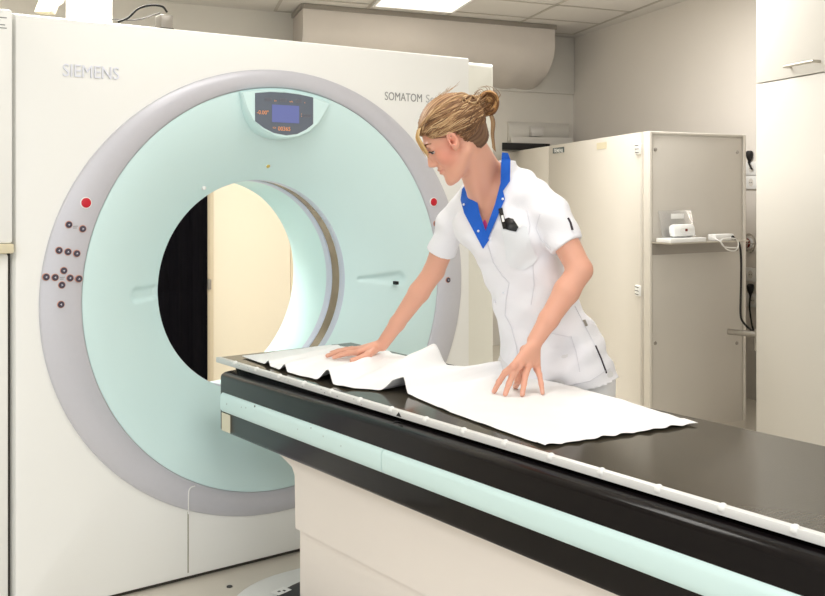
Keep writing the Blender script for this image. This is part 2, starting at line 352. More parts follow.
# small laser lenses and recess sensor
for (px, py, mm) in ((268, 166, 'gold'), (327, 188, 'white'), (204, 188, 'white')):
    k = (px-CX)/F; R = .5
    p = on_depth(px, py, depth(math.hypot(on_depth(px, py, .1).x-CU, on_depth(px, py, .1).z-CV)))
    bm = bmesh.new(); disc(bm, [(.008, .006), (.007, -.004), (.004, -.006)], p, 16); obj('laser_lens', bm, M[mm], G, smooth=True)
p = on_depth(397, 283, depth(.63)); bm = box(bmesh.new(), (p.x-.008, p.y-.004, p.z-.007), (p.x+.007, p.y+.02, p.z+.007)); obj('sensor', bm, M['black'], G, bevel=.002)
# display console
def dpt(px, py, d=-.028): return on_depth(px, py, d)
bm = bmesh.new(); hood = [(240, 92), (250, 90.5), (262, 89.6), (275, 90), (290, 91.8), (304, 94.4), (318, 98.5), (330, 104), (325, 113), (318, 124), (309, 132), (298, 137), (286, 138.5), (273, 136), (261, 130), (251, 120), (245, 108)]
hp = [dpt(x, y, -.012) for x, y in hood]; c = sum(hp, Vector())/len(hp)
back = [Vector((c.x+(p.x-c.x)*1.03, .06, c.z+(p.z-c.z)*1.03)) for p in hp]; mid = [Vector((p.x, .03, p.z)) for p in hp]; f2 = [Vector((c.x+(p.x-c.x)*.96, -.02, c.z+(p.z-c.z)*.96)) for p in hp]
loft(bm, [back, mid, hp, f2]); bm.verts.ensure_lookup_table(); bm.faces.new(list(bm.verts)[-len(hp):]); hd = obj('display_console', bm, M['mint'], G, smooth=True)
pan = [(255, 93), (270, 91.9), (285, 92.6), (300, 94.6), (313, 97.5), (313, 124), (306, 129.5), (297, 134), (286, 135.3), (274, 133), (264, 128), (255, 121)]
bm = bmesh.new(); prism(bm, [dpt(x, y, -.0205) for x, y in pan], (0, -.0015, 0)); obj('display_panel', bm, M['dpanel'], G)
bm = bmesh.new(); prism(bm, [dpt(x, y, -.022) for x, y in ((272, 104.5), (299, 106), (299, 123.5), (272, 122))], (0, -.0012, 0)); obj('screen', bm, M['screen'], G)
def dt(s, px, py, size, m): p = dpt(px, py, -.0223); text(s, size, .0003, frame(p, ex, ez, nf), m, 'display_digits', G)
dt('-0.00"', 256.8, 114, .021, M['orange']); dt('00365', 278, 130.5, .022, M['orange']); dt(':', 301, 116.5, .024, M['orange']); dt('0000', 303.5, 117.3, .017, M['ghost']); dt('kV', 274.3, 101.5, .009, M['orange']); dt('mAs', 289.5, 102.2, .008, M['orange']); dt('s', 304.5, 103.2, .009, M['orange'])
dt('888', 264.5, 101, .020, M['ghost']); dt('888', 280, 101.8, .020, M['ghost']); dt('888', 295.3, 102.8, .020, M['ghost']); dt('<>', 272.5, 129, .014, M['orange'])
# adapter on top + cable
p = W(164, 23, 3.72); ad = bmesh.new(); box(ad, (p.x-.024, p.y-.03, 1.981), (p.x+.024, p.y+.03, 2.04)); ad = obj('power_adapter', ad, M['metal'], bevel=.006); tag(ad, 'small grey power adapter on top of the scanner cover', 'power adapter')
bm = bmesh.new(); box(bm, (p.x-.0245, p.y-.0305, 1.9805), (p.x+.0245, p.y+.0305, 1.992)); obj('adapter_base', bm, M['black'], ad)
bm = bmesh.new(); tube(bm, catmull([W(118, 22, 3.75), W(128, 18, 3.75), W(138, 9, 3.75), W(150, 5.5, 3.75), W(162, 6.5, 3.74), W(167, 12, 3.73)], 8), .004, 8); o = obj('power_cable', bm, M['cable'], smooth=True); tag(o, 'thin black cable arching over the scanner top to the grey adapter', 'cable')
bm = bmesh.new(); tube(bm, catmull([W(98, 14, 3.95), W(103, 17, 3.9), W(106, 22, 3.86), W(113, 19.5, 3.85), W(136, 20, 3.8), W(160, 13, 3.74)], 6), .0022, 6); o = obj('thin_cable', bm, M['dark'], smooth=True); tag(o, 'thin grey cord lying along the scanner top from the white duct', 'cable')
bm = bmesh.new(); a, b = W(66, 0, 5.2), W(97, 0, 5.2); d = cdir(BD[0], BD[1]).normalized()*-1; L = (b-a).length; bn = cdir(-RD[0], -RD[1]).normalized()*.2
a.z = b.z = 1.0; prism(bm, [a, b, b+bn, a+bn], (0, 0, H-1.0-.002)); o = obj('cable_riser', bm, M['board'], bevel=.004); tag(o, 'wide white vertical cable riser box behind the scanner top, far left', 'cable duct')
bm = bmesh.new(); a, b = W(98.5, 0, 5.3), W(112, 0, 5.3); a.z = b.z = 1.0; prism(bm, [a, b, b+bn*.5, a+bn*.5], (0, 0, H-1.0-.002)); o = obj('wall_trunking', bm, M['board'], bevel=.003); tag(o, 'narrow off-white trunking beside the wide white riser behind the scanner', 'cable duct')
bm = bmesh.new(); a, b, c, d = W(34, 12, 5.0), W(50, 12, 5.0), W(91, -96.2, 5.0), W(75, -96.2, 5.0); prism(bm, [a, b, c, d], cdir(0, .08)); 
o = obj('slanted_arm', bm, M['tape'], bevel=.004); tag(o, 'slanted beige ceiling arm with clear bracket at the top left', 'ceiling arm')
bm = bmesh.new(); tube(bm, catmull([W(47, -2, 4.95), W(52, 3.5, 4.95), W(60, 2.5, 4.95), W(64, -4, 4.95)], 6), .012, 8); obj('bracket', bm, M['acryl'], o, smooth=True)
# ------------------------------------------------------------------ patient table
T = empty('patient_table', (.99, -1.4, 0), 'long patient table with glossy dark top and mint bumper strip', 'patient table')
VT, U0, U1, YE, YN = .802, .697, 1.283, -.03, -2.75
def along(bm, prof, y0, y1):                   # closed (u, v) profile extruded along y
    return prism(bm, [Vector((u, y0, v)) for u, v in prof], (0, y1-y0, 0))
top = [(U0+.016, VT-.002), (U1, VT-.002), (U1, VT-.006), (U1-.016, VT-.006), (U1-.016, VT-.02), (1.12, .786), (.86, .786), (U0+.016, VT-.02)]
bm = bmesh.new(); along(bm, top, YE, YN); obj('tabletop', bm, M['carbon'], T, smooth=True)
for a, b in ((U0, U0+.018), (U1-.018, U1)):
    bm = bmesh.new(); vt_ = VT if a == U0 else VT-.0065; along(bm, [(a, vt_), (b, vt_), (b, VT-.019), (a, VT-.019)], YE, YN); rl = obj('side_rail', bm, M['rail'], T, bevel=.002)
    if a == U0:
        RL = rl
bmb = bmesh.new(); lathe(bmb, [(.0085, .0), (.0085, .002), (.007, .005), (.004, .0068), (.0005, .0072)], (0, 0, 0), 16, 'Z')
for i in range(15):
    y = -2.347+.1555*i
    b2 = bmb.copy(); bmesh.ops.transform(b2, matrix=Matrix.Translation((U0+.006, y, VT-.005)) @ Matrix.Rotation(-PI*.3, 4, 'Y') @ Matrix.Scale(1.2, 4), verts=b2.verts)
    obj('rail_knob', b2, M['white'], RL, smooth=True)
bmb.free()
bm = bmesh.new(); along(bm, [(.73, .79), (1.25, .79), (1.25, .765), (.73, .765)], -.12, -2.7); obj('slide_carriage', bm, M['black'], T)
body = [(.65, .755), (.654, .765), (.668, .771), (.74, .777), (1.24, .777), (1.312, .771), (1.326, .765), (1.33, .755), (1.33, .574), (1.32, .564), (.66, .564), (.65, .574)]
bm = bmesh.new(); along(bm, body, -.157, -2.72); obj('table_body', bm, M['gloss'], T, bevel=.006)
for s in (1, -1):
    bm = bmesh.new(); c0 = .65 if s == 1 else 1.33
    prof = [(c0+s*.004, .705), (c0-s*.004, .703), (c0-s*.009, .697), (c0-s*.011, .688), (c0-s*.011, .660), (c0-s*.009, .647), (c0-s*.004, .640), (c0+s*.004, .638)]
    along(bm, prof, -.180, -1.14); along(bm, prof, -1.143, -2.72); obj('bumper_strip', bm, M['mint'], T, smooth=True)
bm = bmesh.new(); along(bm, [(.66, .702), (.66, .643), (1.32, .643), (1.32, .702)], -.150, -.158); obj('end_bumper', bm, M['mint'], T, bevel=.003)
bm = box(bmesh.new(), (.6485, -.235, .572), (.6502, -.172, .634)); obj('sticker', bm, M['beige'], T)
y0 = at_x(399, 0, U0).y
bm = bmesh.new(); prism(bm, [Vector((U0-.0006, y0-.012, .787)), Vector((U0-.0006, y0+.012, .787)), Vector((U0-.0006, y0, .799))], (-.0006, 0, 0)); obj('position_mark', bm, M['black'], T)
bm = bmesh.new(); prism(bm, [Vector((.695, y0-.012, .7745)), Vector((.695, y0+.012, .7745)), Vector((.674, y0, .7725))], (0, 0, .0006)); obj('position_mark', bm, M['black'], T)
# chips on rail and bumper near the scanner
for i in range(14):
    y = random.uniform(-1.0, -.15); v = random.uniform(.787, .798); a = random.uniform(.0015, .004); obj('paint_chip', box(bmesh.new(), (U0-.0005, y, v), (U0+.001, y+a, v+random.uniform(.001, .0022))), M['dark'], RL)
for i in range(8):
    y = random.uniform(-.95, -.2); v = random.uniform(.670, .700); obj('scratch', box(bmesh.new(), (.6385, y, v), (.642, y+random.uniform(.0008, .0014), v+random.uniform(.002, .006))), M['dark'], T)
# pedestal
bm = bmesh.new()
def ring_rr(u0, u1, y0, y1, r, v, k=6):
    out = []
    for (cx, cy, a0) in ((u1-r, y1-r, 0), (u0+r, y1-r, PI/2), (u0+r, y0+r, PI), (u1-r, y0+r, 3*PI/2)):
        for i in range(k+1): a = a0+PI/2*i/k; out.append(Vector((cx+r*math.cos(a), cy+r*math.sin(a), v)))
    return out
loft(bm, [ring_rr(.70, 1.28, -2.6, -.40, .02, .564), ring_rr(.70, 1.28, -2.6, -.40, .02, .552), ring_rr(.706, 1.274, -2.6, -.46, .02, .540), ring_rr(.71, 1.27, -2.6, -.53, .02, .515), ring_rr(.712, 1.268, -2.6, -.545, .02, .49), ring_rr(.712, 1.268, -2.6, -.55, .02, .322)])
bm.verts.ensure_lookup_table(); bm.faces.new(list(bm.verts)[-28:]); obj('upper_pedestal', bm, M['ped'], T, smooth=True)
bm = bmesh.new(); loft(bm, [ring_rr(.722, 1.258, -2.58, -.562, .02, .34), ring_rr(.722, 1.258, -2.58, -.562, .02, .05)]); obj('lower_pedestal', bm, M['ped'], T, smooth=True)
bm = bmesh.new(); FR = [.50, 1.48, -2.4, -.225]
loft(bm, [ring_rr(*FR, .36, 0, 14), ring_rr(*FR, .36, .03, 14), ring_rr(.51, 1.47, -2.39, -.235, .35, .048, 14), ring_rr(.54, 1.44, -2.36, -.265, .33, .06, 14), ring_rr(.6, 1.38, -2.3, -.34, .3, .068, 14)]); bm.verts.ensure_lookup_table(); bm.faces.new(list(bm.verts)[-60:]); obj('foot_cover', bm, M['rail'], T, smooth=True)
bm = bmesh.new(); loft(bm, [ring_rr(.60, 1.38, -2.3, -.40, .28, .066, 14), ring_rr(.60, 1.38, -2.3, -.40, .28, .076, 14), ring_rr(.61, 1.37, -2.29, -.41, .28, .079, 14)]); bm.verts.ensure_lookup_table(); bm.faces.new(list(bm.verts)[-60:]); obj('foot_pad', bm, M['black'], T, smooth=True)
p = at_height(281, 591, .08); bm = bmesh.new(); box(bm, (-.03, -.02, .0), (.03, .02, .001)); bmesh.ops.transform(bm, matrix=Matrix.Translation((p.x, p.y, .0795)) @ Matrix.Rotation(.25, 4, 'Z'), verts=bm.verts); o = obj('foot_label', bm, M['white'], T)
bm = bmesh.new(); box(bm, (-.012, -.003, .001), (-.002, .006, .0015)); box(bm, (.004, -.012, .001), (.012, -.002, .0015)); bmesh.ops.transform(bm, matrix=Matrix.Translation((p.x, p.y, .0795)) @ Matrix.Rotation(.25, 4, 'Z'), verts=bm.verts); obj('label_mark', bm, M['black'], o)
p = at_height(229.5, 586.5, .001); bm = bmesh.new(); disc(bm, [(.011, 0), (.010, .003)], (p.x, p.y, .0), 16, 'Z'); o = obj('floor_plug', bm, M['black'], smooth=True); tag(o, 'small round black plug in the floor in front of the scanner', 'floor plug')
# ------------------------------------------------------------------ paper sheet
nearp = [(242, 357), (262, 364), (278, 370), (300, 376.5), (325, 382.5), (345, 388.5), (370, 390), (393, 393), (402, 392.5), (450, 413), (500, 431), (545, 447)]
farp = [(330, 345.5), (350, 348), (372, 351), (398, 355), (420, 360), (436, 364), (450, 366), (478, 368), (500, 370.5), (560, 384), (620, 400), (697, 424.5)]
NP = [at_height(x, y, VT) for x, y in nearp]; FP = [at_height(x, y, VT) for x, y in farp]
def sample(P, t):
    x = t*(len(P)-1); i = min(int(x), len(P)-2); return P[i].lerp(P[i+1], x-i)
ridges = [  # near (px), far (px), height near, height far, half width, skew
 ((268, 366.5), (338, 346.5), .016, .004, .035), ((285, 372), (352, 348.5), .024, .006, .035), ((332, 383), (388, 353.5), .040, .008, .05), ((346, 388), (433, 364), .004, .066, .075), ((404, 393), (504, 372), .046, .036, .045)]
bm = bmesh.new(); NS, NT = 330, 60; rows = []
for i in range(NS+1):
    t = i/NS; a = sample(NP, t); b = sample(FP, t); row = []
    for j in range(NT+1):
        s = j/NT; p = a.lerp(b, s); h = 0
        for (na, fa, hn, hf, w) in ridges:
            c = at_height(*na, VT).y*(1-s)+at_height(*fa, VT).y*s; hh = hn*(1-s)+hf*s; ww = w*(.55+.45*min(1, hh/.05))
            x = (p.y-c)/ww; wr = 1.7 if x > 0 else .8; x /= wr
            if abs(x) < 1: h += hh*(.5+.5*math.cos(PI*x))**1.2
        h += .0009*math.sin(p.x*37+p.y*23)+.0006*math.sin(p.y*61)
        if i > NS-6: h += .003*(.5+.5*math.sin(s*40)); p.y += .004*math.sin(s*55)
        row.append(bm.verts.new((p.x, p.y, VT+.003+max(0, h))))
    rows.append(row)
for a, b in zip(rows, rows[1:]):
    for j in range(NT): bm.faces.new((a[j], a[j+1], b[j+1], b[j]))
bmesh.ops.recalc_face_normals(bm, faces=bm.faces); bmesh.ops.solidify(bm, geom=bm.faces, thickness=.0006)
PAPER = obj('paper_sheet', bm, M['paper'], smooth=True, auto=False); tag(PAPER, 'rumpled white paper sheet spread over the patient table top', 'paper sheet')
# ------------------------------------------------------------------ ceiling air duct, board, shelf things
B0 = bw(495, 60, .0); 
bd = wallslab('wall_board', 480, 573.2, 2.27, H-.002, .001, .03, M['board'], bevel=.004); tag(bd, 'off-white board on the back wall under the fabric air duct', 'wall panel')
fa = (-.826, 7.715); fb = (1.222, 8.77)
bm = bmesh.new(); prof = []
RDn = Vector((-RD[0], -RD[1]))*.60
for k in range(25):
    a = k/24*PI/2; prof.append((1-math.cos(a), math.sin(a)))     # start vertical at the top front
ends = []
for t in [i/60 for i in range(61)]:
    base = Vector(fa).lerp(Vector(fb), t); row = []
    wv = .006*math.sin(t*60)+.004*math.sin(t*23)
    for (a, b) in [(0, 0)]+[(x, .28+y*.72) for x, y in prof]:
        q = base+RDn*(a*.97); row.append(bm.verts.new(cw(q.x, q.y, H-.03-.48*b-wv*b)))
    q = base+RDn*.97; row.append(bm.verts.new(cw(q.x, q.y, H-.03))); ends.append(row)
for a, b in zip(ends, ends[1:]):
    for k in range(len(a)-1): bm.faces.new((a[k], b[k], b[k+1], a[k+1]))
bm.faces.new(ends[0]); bm.faces.new(ends[-1][::-1])
duct = obj('air_duct', bm, M['fabric'], smooth=True); tag(duct, 'half-round grey fabric air duct hung under the ceiling by the back wall', 'air duct')
bm = bmesh.new()
def cbar(a, b, w=.02, z0=H-.04, z1=H-.004):
    a_, b_ = cw(*a, z0), cw(*b, z0); d = (b_-a_).normalized(); s = Vector((-d.y, d.x, 0))*w; prism(bm, [a_-s, b_-s, b_+s, a_+s], (0, 0, z1-z0))
cbar(fa, fb, .014); q = Vector(fa)+RDn*.97; cbar(fa, q, .014); q2 = Vector(fb)+RDn*.97; cbar(fb, q2, .014); obj('mounting_rail', bm, M['metal'], duct)
# ------------------------------------------------------------------ equipment cabinet
K = (1.292, 5.6); LD = (-.124, 1.0); RDir = (.661, .4)
def lf(px, py, off=0): return on_line(px, py, (K[0]-off, K[1]), LD)
def rf(px, py, off=0): return on_line(px, py, (K[0]-.0, K[1]-off), RDir)
TOPV = EYE+55*5.6/F
Lp = (K[0]+LD[0]*3.35, K[1]+LD[1]*3.35); Rp = (K[0]+RDir[0], K[1]+RDir[1]); Bp = (Lp[0]+RDir[0]*.8, Lp[1]+RDir[1]*.8)
CBE = empty('equipment_cabinet', cw((K[0]+Bp[0])/2, (K[1]+Bp[1])/2, 0), 'tall cream electronics cabinet with hinged doors behind the nurse', 'cabinet')
bm = bmesh.new(); prism(bm, [cw(*q, .0) for q in (K, Rp, Bp, Lp)], (0, 0, TOPV)); obj('cabinet_body', bm, M['rack'], CBE, bevel=.004)
ln = cdir(-1, -.124).normalized(); rn = cdir(.4, -.661).normalized()
def slab(f, x0, x1, v0, v1, out, m, name, parent, lift=.0, bevel=.003, nvec=None):
    a, b = f(x0, 186), f(x1, 186); n_ = nvec*out; a = a+nvec*lift; b = b+nvec*lift; bm = bmesh.new()
    prism(bm, [Vector((a.x, a.y, v0)), Vector((b.x, b.y, v0)), Vector((b.x, b.y, v1)), Vector((a.x, a.y, v1))], n_); return obj(name, bm, m, parent, bevel=bevel)
slab(lf, 551.5, 643.5, .05, TOPV-.002, .02, M['rack'], 'door', CBE, nvec=ln)
slab(lf, 509, 550.8, .05, TOPV-.002, .02, M['rack'], 'door', CBE, nvec=ln)
slab(rf, 648.5, 651, .05, TOPV-.002, .012, M['rack'], 'side_edge', CBE, nvec=rn); slab(rf, 742, 744.5, .05, TOPV-.002, .012, M['rack'], 'side_edge', CBE, nvec=rn)
slab(rf, 651, 742, TOPV-.016, TOPV-.002, .012, M['rack'], 'side_edge', CBE, nvec=rn)
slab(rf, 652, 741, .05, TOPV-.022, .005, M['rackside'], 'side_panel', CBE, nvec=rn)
for py in (149, 290.5):
    p = lf(642, py)+ln*.02; hg = bmesh.new(); box(hg, (-.03, -.006, -.03), (.03, .012, .03), frame(p, cdir(*LD), ln, ez)); h = obj('hinge', hg, M['cream'], CBE, bevel=.004)
    b2 = bmesh.new()
    for dz in (-.02, 0, .02): box(b2, (-.034, .012, dz-.002), (.024, .0135, dz+.002), frame(p, cdir(*LD), ln, ez))
    obj('hinge_slot', b2, M['dark'], h)
for (px, py) in ((654.7, 149.6), (736.5, 152.2), (654.5, 343), (656, 246), (736, 343)):
    p = rf(px, py)+rn*.005; b2 = bmesh.new(); disc(b2, [(.011, 0), (.009, .005)], (0, 0, 0), 14, 'Z'); bmesh.ops.transform(b2, matrix=frame(p, cdir(*RDir), ez, rn), verts=b2.verts); obj('screw', b2, M['metal'], CBE, smooth=True)
p0, p1 = lf(556, 147)+ln*.021, lf(567, 147)+ln*.021; vA = lf(561, 153).z; vB = lf(561, 147.6).z
b2 = bmesh.new(); prism(b2, [Vector((p0.x, p0.y, vA)), Vector((p1.x, p1.y, vA)), Vector((p1.x, p1.y, vB)), Vector((p0.x, p0.y, vB))], ln*.003); pl = obj('name_plate', b2, M['teal'], CBE)
exl = (p1-p0).normalized(); tt = text('SIEMENS', .036, .0003, frame(Vector((p0.x, p0.y, vA+.01))+ln*.0035+exl*.02, exl, ez, ln), M['white'], 'plate_lettering', pl, bold=.0006)
w0 = max((v.co-p0).dot(exl) for v in tt.data.vertices); L_ = (p1-p0).length; s_ = L_*.94/w0
fm = frame(p0, exl, ez, ln); tt.data.transform(fm @ Matrix.Diagonal((s_, 1, 1, 1)) @ fm.inverted())
p0, p1 = lf(600, 147)+ln*.021, lf(610, 147)+ln*.021; vA = lf(605, 149).z; vB = lf(605, 142.5).z
b2 = bmesh.new(); prism(b2, [Vector((p0.x, p0.y, vA)), Vector((p1.x, p1.y, vA)), Vector((p1.x, p1.y, vB)), Vector((p0.x, p0.y, vB))], ln*.001); obj('tape', b2, M['tape'], CBE)
# wall shelf holding the base station
def rbox(bm, px0, px1, py0, py1, off0, off1):    # box against the right cabinet face between pixel extents
    a, b = rf(px0, py1), rf(px1, py1); vt = rf((px0+px1)/2, py0).z; vb = rf((px0+px1)/2, py1).z
    a.z = b.z = vb; return prism(bm, [a+rn*off0, b+rn*off0, b+rn*off1, a+rn*off1], (0, 0, vt-vb))
bm = bmesh.new(); rbox(bm, 651.5, 737, 241.5, 253, .006, .010); sh = obj('wall_shelf', bm, M['metal']); tag(sh, 'narrow steel shelf fixed to the cream cabinet side', 'shelf')
bm = bmesh.new(); rbox(bm, 650, 727, 240.3, 241.6, .010, .16); obj('shelf_board', bm, M['steel'], sh)
shv = rf(694, 240.3).z+.001
def onsh(s, o, v): a = rf(651.5, 186); b = rf(736, 186); q = a.lerp(b, s); return Vector((q.x, q.y, 0))+rn*o+Vector((0, 0, v))
exr = (rf(736, 186)-rf(651.5, 186)).normalized()
def shbox(name, s, o, w, d, h, m, parent=None, dz=0, bevel=.003, tilt=0):
    bm = bmesh.new(); box(bm, (-w/2, 0, 0), (w/2, d, h), frame(onsh(s, o, shv+dz), exr, rn, ez) @ Matrix.Rotation(tilt, 4, 'X')); return obj(name, bm, m, parent, bevel=bevel)
st = shbox('base_station', .21, .03, .27, .11, .022, M['white']); tag(st, 'white base station in a clear holder on the steel shelf', 'base station')
shbox('cradle', .24, .05, .17, .05, .07, M['white'], st, .022, .02, .15)
b2 = shbox('display_label', .235, .101, .08, .003, .03, M['cream'], st, .050, .002); shbox('indicator', .235, .105, .016, .003, .014, M['pinkskin'], st, .058, .001)
hl = shbox('clear_holder', .24, .045, .25, .008, .15, M['acryl'], st, .022, .004, .22); shbox('holder_label', .24, .035, .10, .003, .028, M['cream'], st, .125, .001)
pb = shbox('power_box', .68, .05, .15, .06, .035, M['white'], bevel=.006); tag(pb, 'white power box with plugged cables at the right end of the steel shelf', 'power box')
bm = bmesh.new(); tube(bm, catmull([onsh(.50, .1, shv+.03), onsh(.52, .17, shv-.0), onsh(.60, .17, shv-.045), onsh(.70, .17, shv-.055), onsh(.74, .17, shv-.02), onsh(.70, .17, shv+.012), onsh(.54, .17, shv+.01), onsh(.57, .17, shv-.03), onsh(.72, .17, shv-.04)], 8), .0035, 6); o = obj('white_cable_loop', bm, M['wcable'], smooth=True); tag(o, 'coiled thin white cable hanging from the steel shelf', 'cable')
bm = bmesh.new(); P5 = [onsh(.78, .08, shv+.02), W(733, 237.5, 5.78), W(739, 243, 5.8), W(741, 258, 5.8), W(741, 285, 5.8), W(740.5, 312, 5.8), W(743, 322, 5.8), W(753, 332, 5.78)]; tube(bm, catmull(P5, 8), .006, 8); tube(bm, [P5[0], P5[0].lerp(P5[1], 1.0)], .011, 8); obj('power_cord', bm, M['cable'], pb, smooth=True)
bm = bmesh.new(); a, b = W(728, 331.5, 5.82), W(757, 334.5, 5.72); tube(bm, [a, b], .017, 12); o = obj('wall_bracket', bm, M['metal'], smooth=True); tag(o, 'short grey bracket bar sticking out beside the cabinet', 'bracket')
bm = bmesh.new(); tube(bm, [b+Vector((0, 0, .03)), b-Vector((0, 0, .09))], .016, 10); obj('bracket_post', bm, M['metal'], o, smooth=True)
# ------------------------------------------------------------------ strip of sockets on the right wall
wn = cdir(-1, -.2786).normalized(); wd = cdir(*RD).normalized()
def socket(px, py, label, plug=False):
    p = rw(px, py); m4 = frame(p, wd, ez, wn); b2 = bmesh.new(); box(b2, (-.075, -.075*.6, 0), (.075, .045, .012), m4)
    s = obj('wall_socket', b2, M['white'], bevel=.005); tag(s, label, 'wall socket', 'wall sockets beside the tall cupboard')
    b2 = bmesh.new(); disc(b2, [(.027, .0125), (.022, .0128)], (0, 0, 0), 20, 'Z'); bmesh.ops.transform(b2, matrix=m4, verts=b2.verts); f_ = obj('socket_face', b2, M['board'], s)
    for dx in (-.01, .01):
        b2 = bmesh.new(); disc(b2, [(.004, .013), (.0038, .0135)], (dx, 0, 0), 10, 'Z'); bmesh.ops.transform(b2, matrix=m4, verts=b2.verts); obj('socket_hole', b2, M['black'], f_)
socket(752.5, 168.5, 'white wall socket under the upper black plug'); socket(752.5, 182.5, 'white double outlet just below the upper wall socket'); socket(752, 274.5, 'white wall socket above the lower black plug'); socket(754, 300.5, 'lowest white wall socket behind the hanging black plug')
for (px, py, lab, dn) in ((752, 157.5, 'black plug in the upper wall socket beside the cupboard', 12), (753, 290.5, 'black plug with cord in the lower wall socket', 40)):
    p = rw(px, py)+wn*.02; b2 = bmesh.new(); tube(b2, catmull([p+Vector((0, 0, .045)), p+Vector((0, 0, .03)), p, p-Vector((0, 0, .04))], 4), [.012, .018, .021, .023, .024, .024, .024, .022, .02, .016, .012, .008, .006], 12)
    b2b = catmull([p-Vector((0, 0, .03)), rw(px+.5, py+dn*.4)+wn*.03, rw(px+2.5, py+dn*.8)+wn*.03, rw(px+3, py+dn)+wn*.02], 5); tube(b2, b2b, .006, 8); o = obj('power_plug', b2, M['cable'], smooth=True); tag(o, lab, 'power plug')
p = rw(750, 243)+wn*.03; m4 = frame(p, wd, ez, wn)
sw = bmesh.new(); disc(sw, [(.035, -.03), (.035, -.015), (.02, -.012)], (0, 0, 0), 24, 'Z'); bmesh.ops.transform(sw, matrix=m4, verts=sw.verts); sw = obj('emergency_switch', sw, M['white'], smooth=True); tag(sw, 'dark red push switch in a round wire guard on the wall strip', 'switch')
b2 = bmesh.new(); disc(b2, [(.03, -.012), (.036, .0), (.036, .02), (.028, .03)], (0, 0, 0), 24, 'Z'); bmesh.ops.transform(b2, matrix=m4, verts=b2.verts); obj('push_cap', b2, M['pinkskin'], sw, smooth=True)
b2 = bmesh.new()
for rr_, zz in ((.062, -.025), (.058, .03), (.03, .045)): tube(b2, [m4 @ Vector((rr_*math.cos(a*PI/12), rr_*math.sin(a*PI/12), zz)) for a in range(25)], .0035, 6)
for a in range(6): tube(b2, [m4 @ Vector((r_*math.cos(a*PI/3), r_*math.sin(a*PI/3), z_)) for r_, z_ in ((.062, -.025), (.058, .03), (.03, .045))], .003, 6)
obj('wire_guard', b2, M['steel'], sw, smooth=True)
# ------------------------------------------------------------------ things on top of the cabinet (left end)
zc = lf(530, 148); 
def topbox(name, x0, x1, y0, y1, z, dz, m, label, cat, parent=None):
    bm = bmesh.new(); a, b = W(x0, y1, z), W(x1, y1+(x1-x0)*.03, z+.25); vb = max(TOPV, W(x0, y1, z).z) if not parent else W(x0, y1, z).z; a.z = b.z = vb; vt = W(x0, y0, z).z
    prism(bm, [a, b, b+cdir(.03, dz), a+cdir(.03, dz)], (0, 0, vt-vb)); o = obj(name, bm, m, parent, bevel=.004)
    if not parent: tag(o, label, cat)
    return o
topbox('black_tray', 502, 550, 142.5, 152, 8.5, .35, M['black'], 'flat black tray on top of the cream cabinet', 'tray')
bx = topbox('white_box', 511, 572, 136.5, 150, 9.0, .2, M['board'], 'low off-white box on the cabinet top behind the black tray', 'box')
b2 = wallslab('wall_panel', 507, 567, 0, 0.1, .001, .05, M['board'])
me = b2.data; zt, zb = bw(537, 123).z, bw(537, 142).z
for v in me.vertices: v.co.z = zb if v.co.z < .05 else zt
tag(b2, 'grey-white wall panel above the low box in the corner', 'wall panel')
b3 = wallslab('small_case', 529, 541, 0, .1, .051, .06, M['metal']); zt, zb = bw(535, 127.5).z, bw(535, 137).z
for v in b3.data.vertices: v.co.z = zb if v.co.z < .05 else zt
b3.data.materials.clear(); b3.data.materials.append(M['ceil']); tag(b3, 'small grey case mounted on the wall panel', 'case')
# ------------------------------------------------------------------ tall cupboard at right
Kc = (.3358*5.2, 5.2); CD = (.2366, -1.0); cn = cdir(-1, -.2366).normalized()
SP = EYE+102*5.2/F
def cpt(t, o, v): return cw(Kc[0]+CD[0]*t, Kc[1]+CD[1]*t, v)+cn*o
CUP = empty('tall_cupboard', cpt(.45, -.3, 0), 'tall off-white cupboard with upper and lower doors at the right edge', 'cupboard')
def cbox(name, t0, t1, o0, o1, v0, v1, m, parent, bevel=.003):
    bm = bmesh.new(); prism(bm, [cpt(t0, o0, v0), cpt(t1, o0, v0), cpt(t1, o1, v0), cpt(t0, o1, v0)], (0, 0, v1-v0)); return obj(name, bm, m, parent, bevel=bevel)
cbox('cupboard_body', 0, .9, -.32, -.022, .0, H-.004, M['cup'], CUP); cbox('lower_door', .002, .898, -.02, 0, .08, SP-.003, M['cup'], CUP, .002); ud = cbox('upper_door', .002, .898, -.02, 0, SP+.003, H-.02, M['cup'], CUP, .002)
bm = bmesh.new(); q0, q1 = on_line(791, 67, Kc, CD), on_line(820, 64, Kc, CD); q1.z = q0.z
tube(bm, catmull([q0, q0+cn*.03, q0.lerp(q1, .08)+cn*.036, q0.lerp(q1, .92)+cn*.036, q1+cn*.03, q1], 5), .0075, 10); obj('handle', bm, M['steel'], ud, smooth=True)
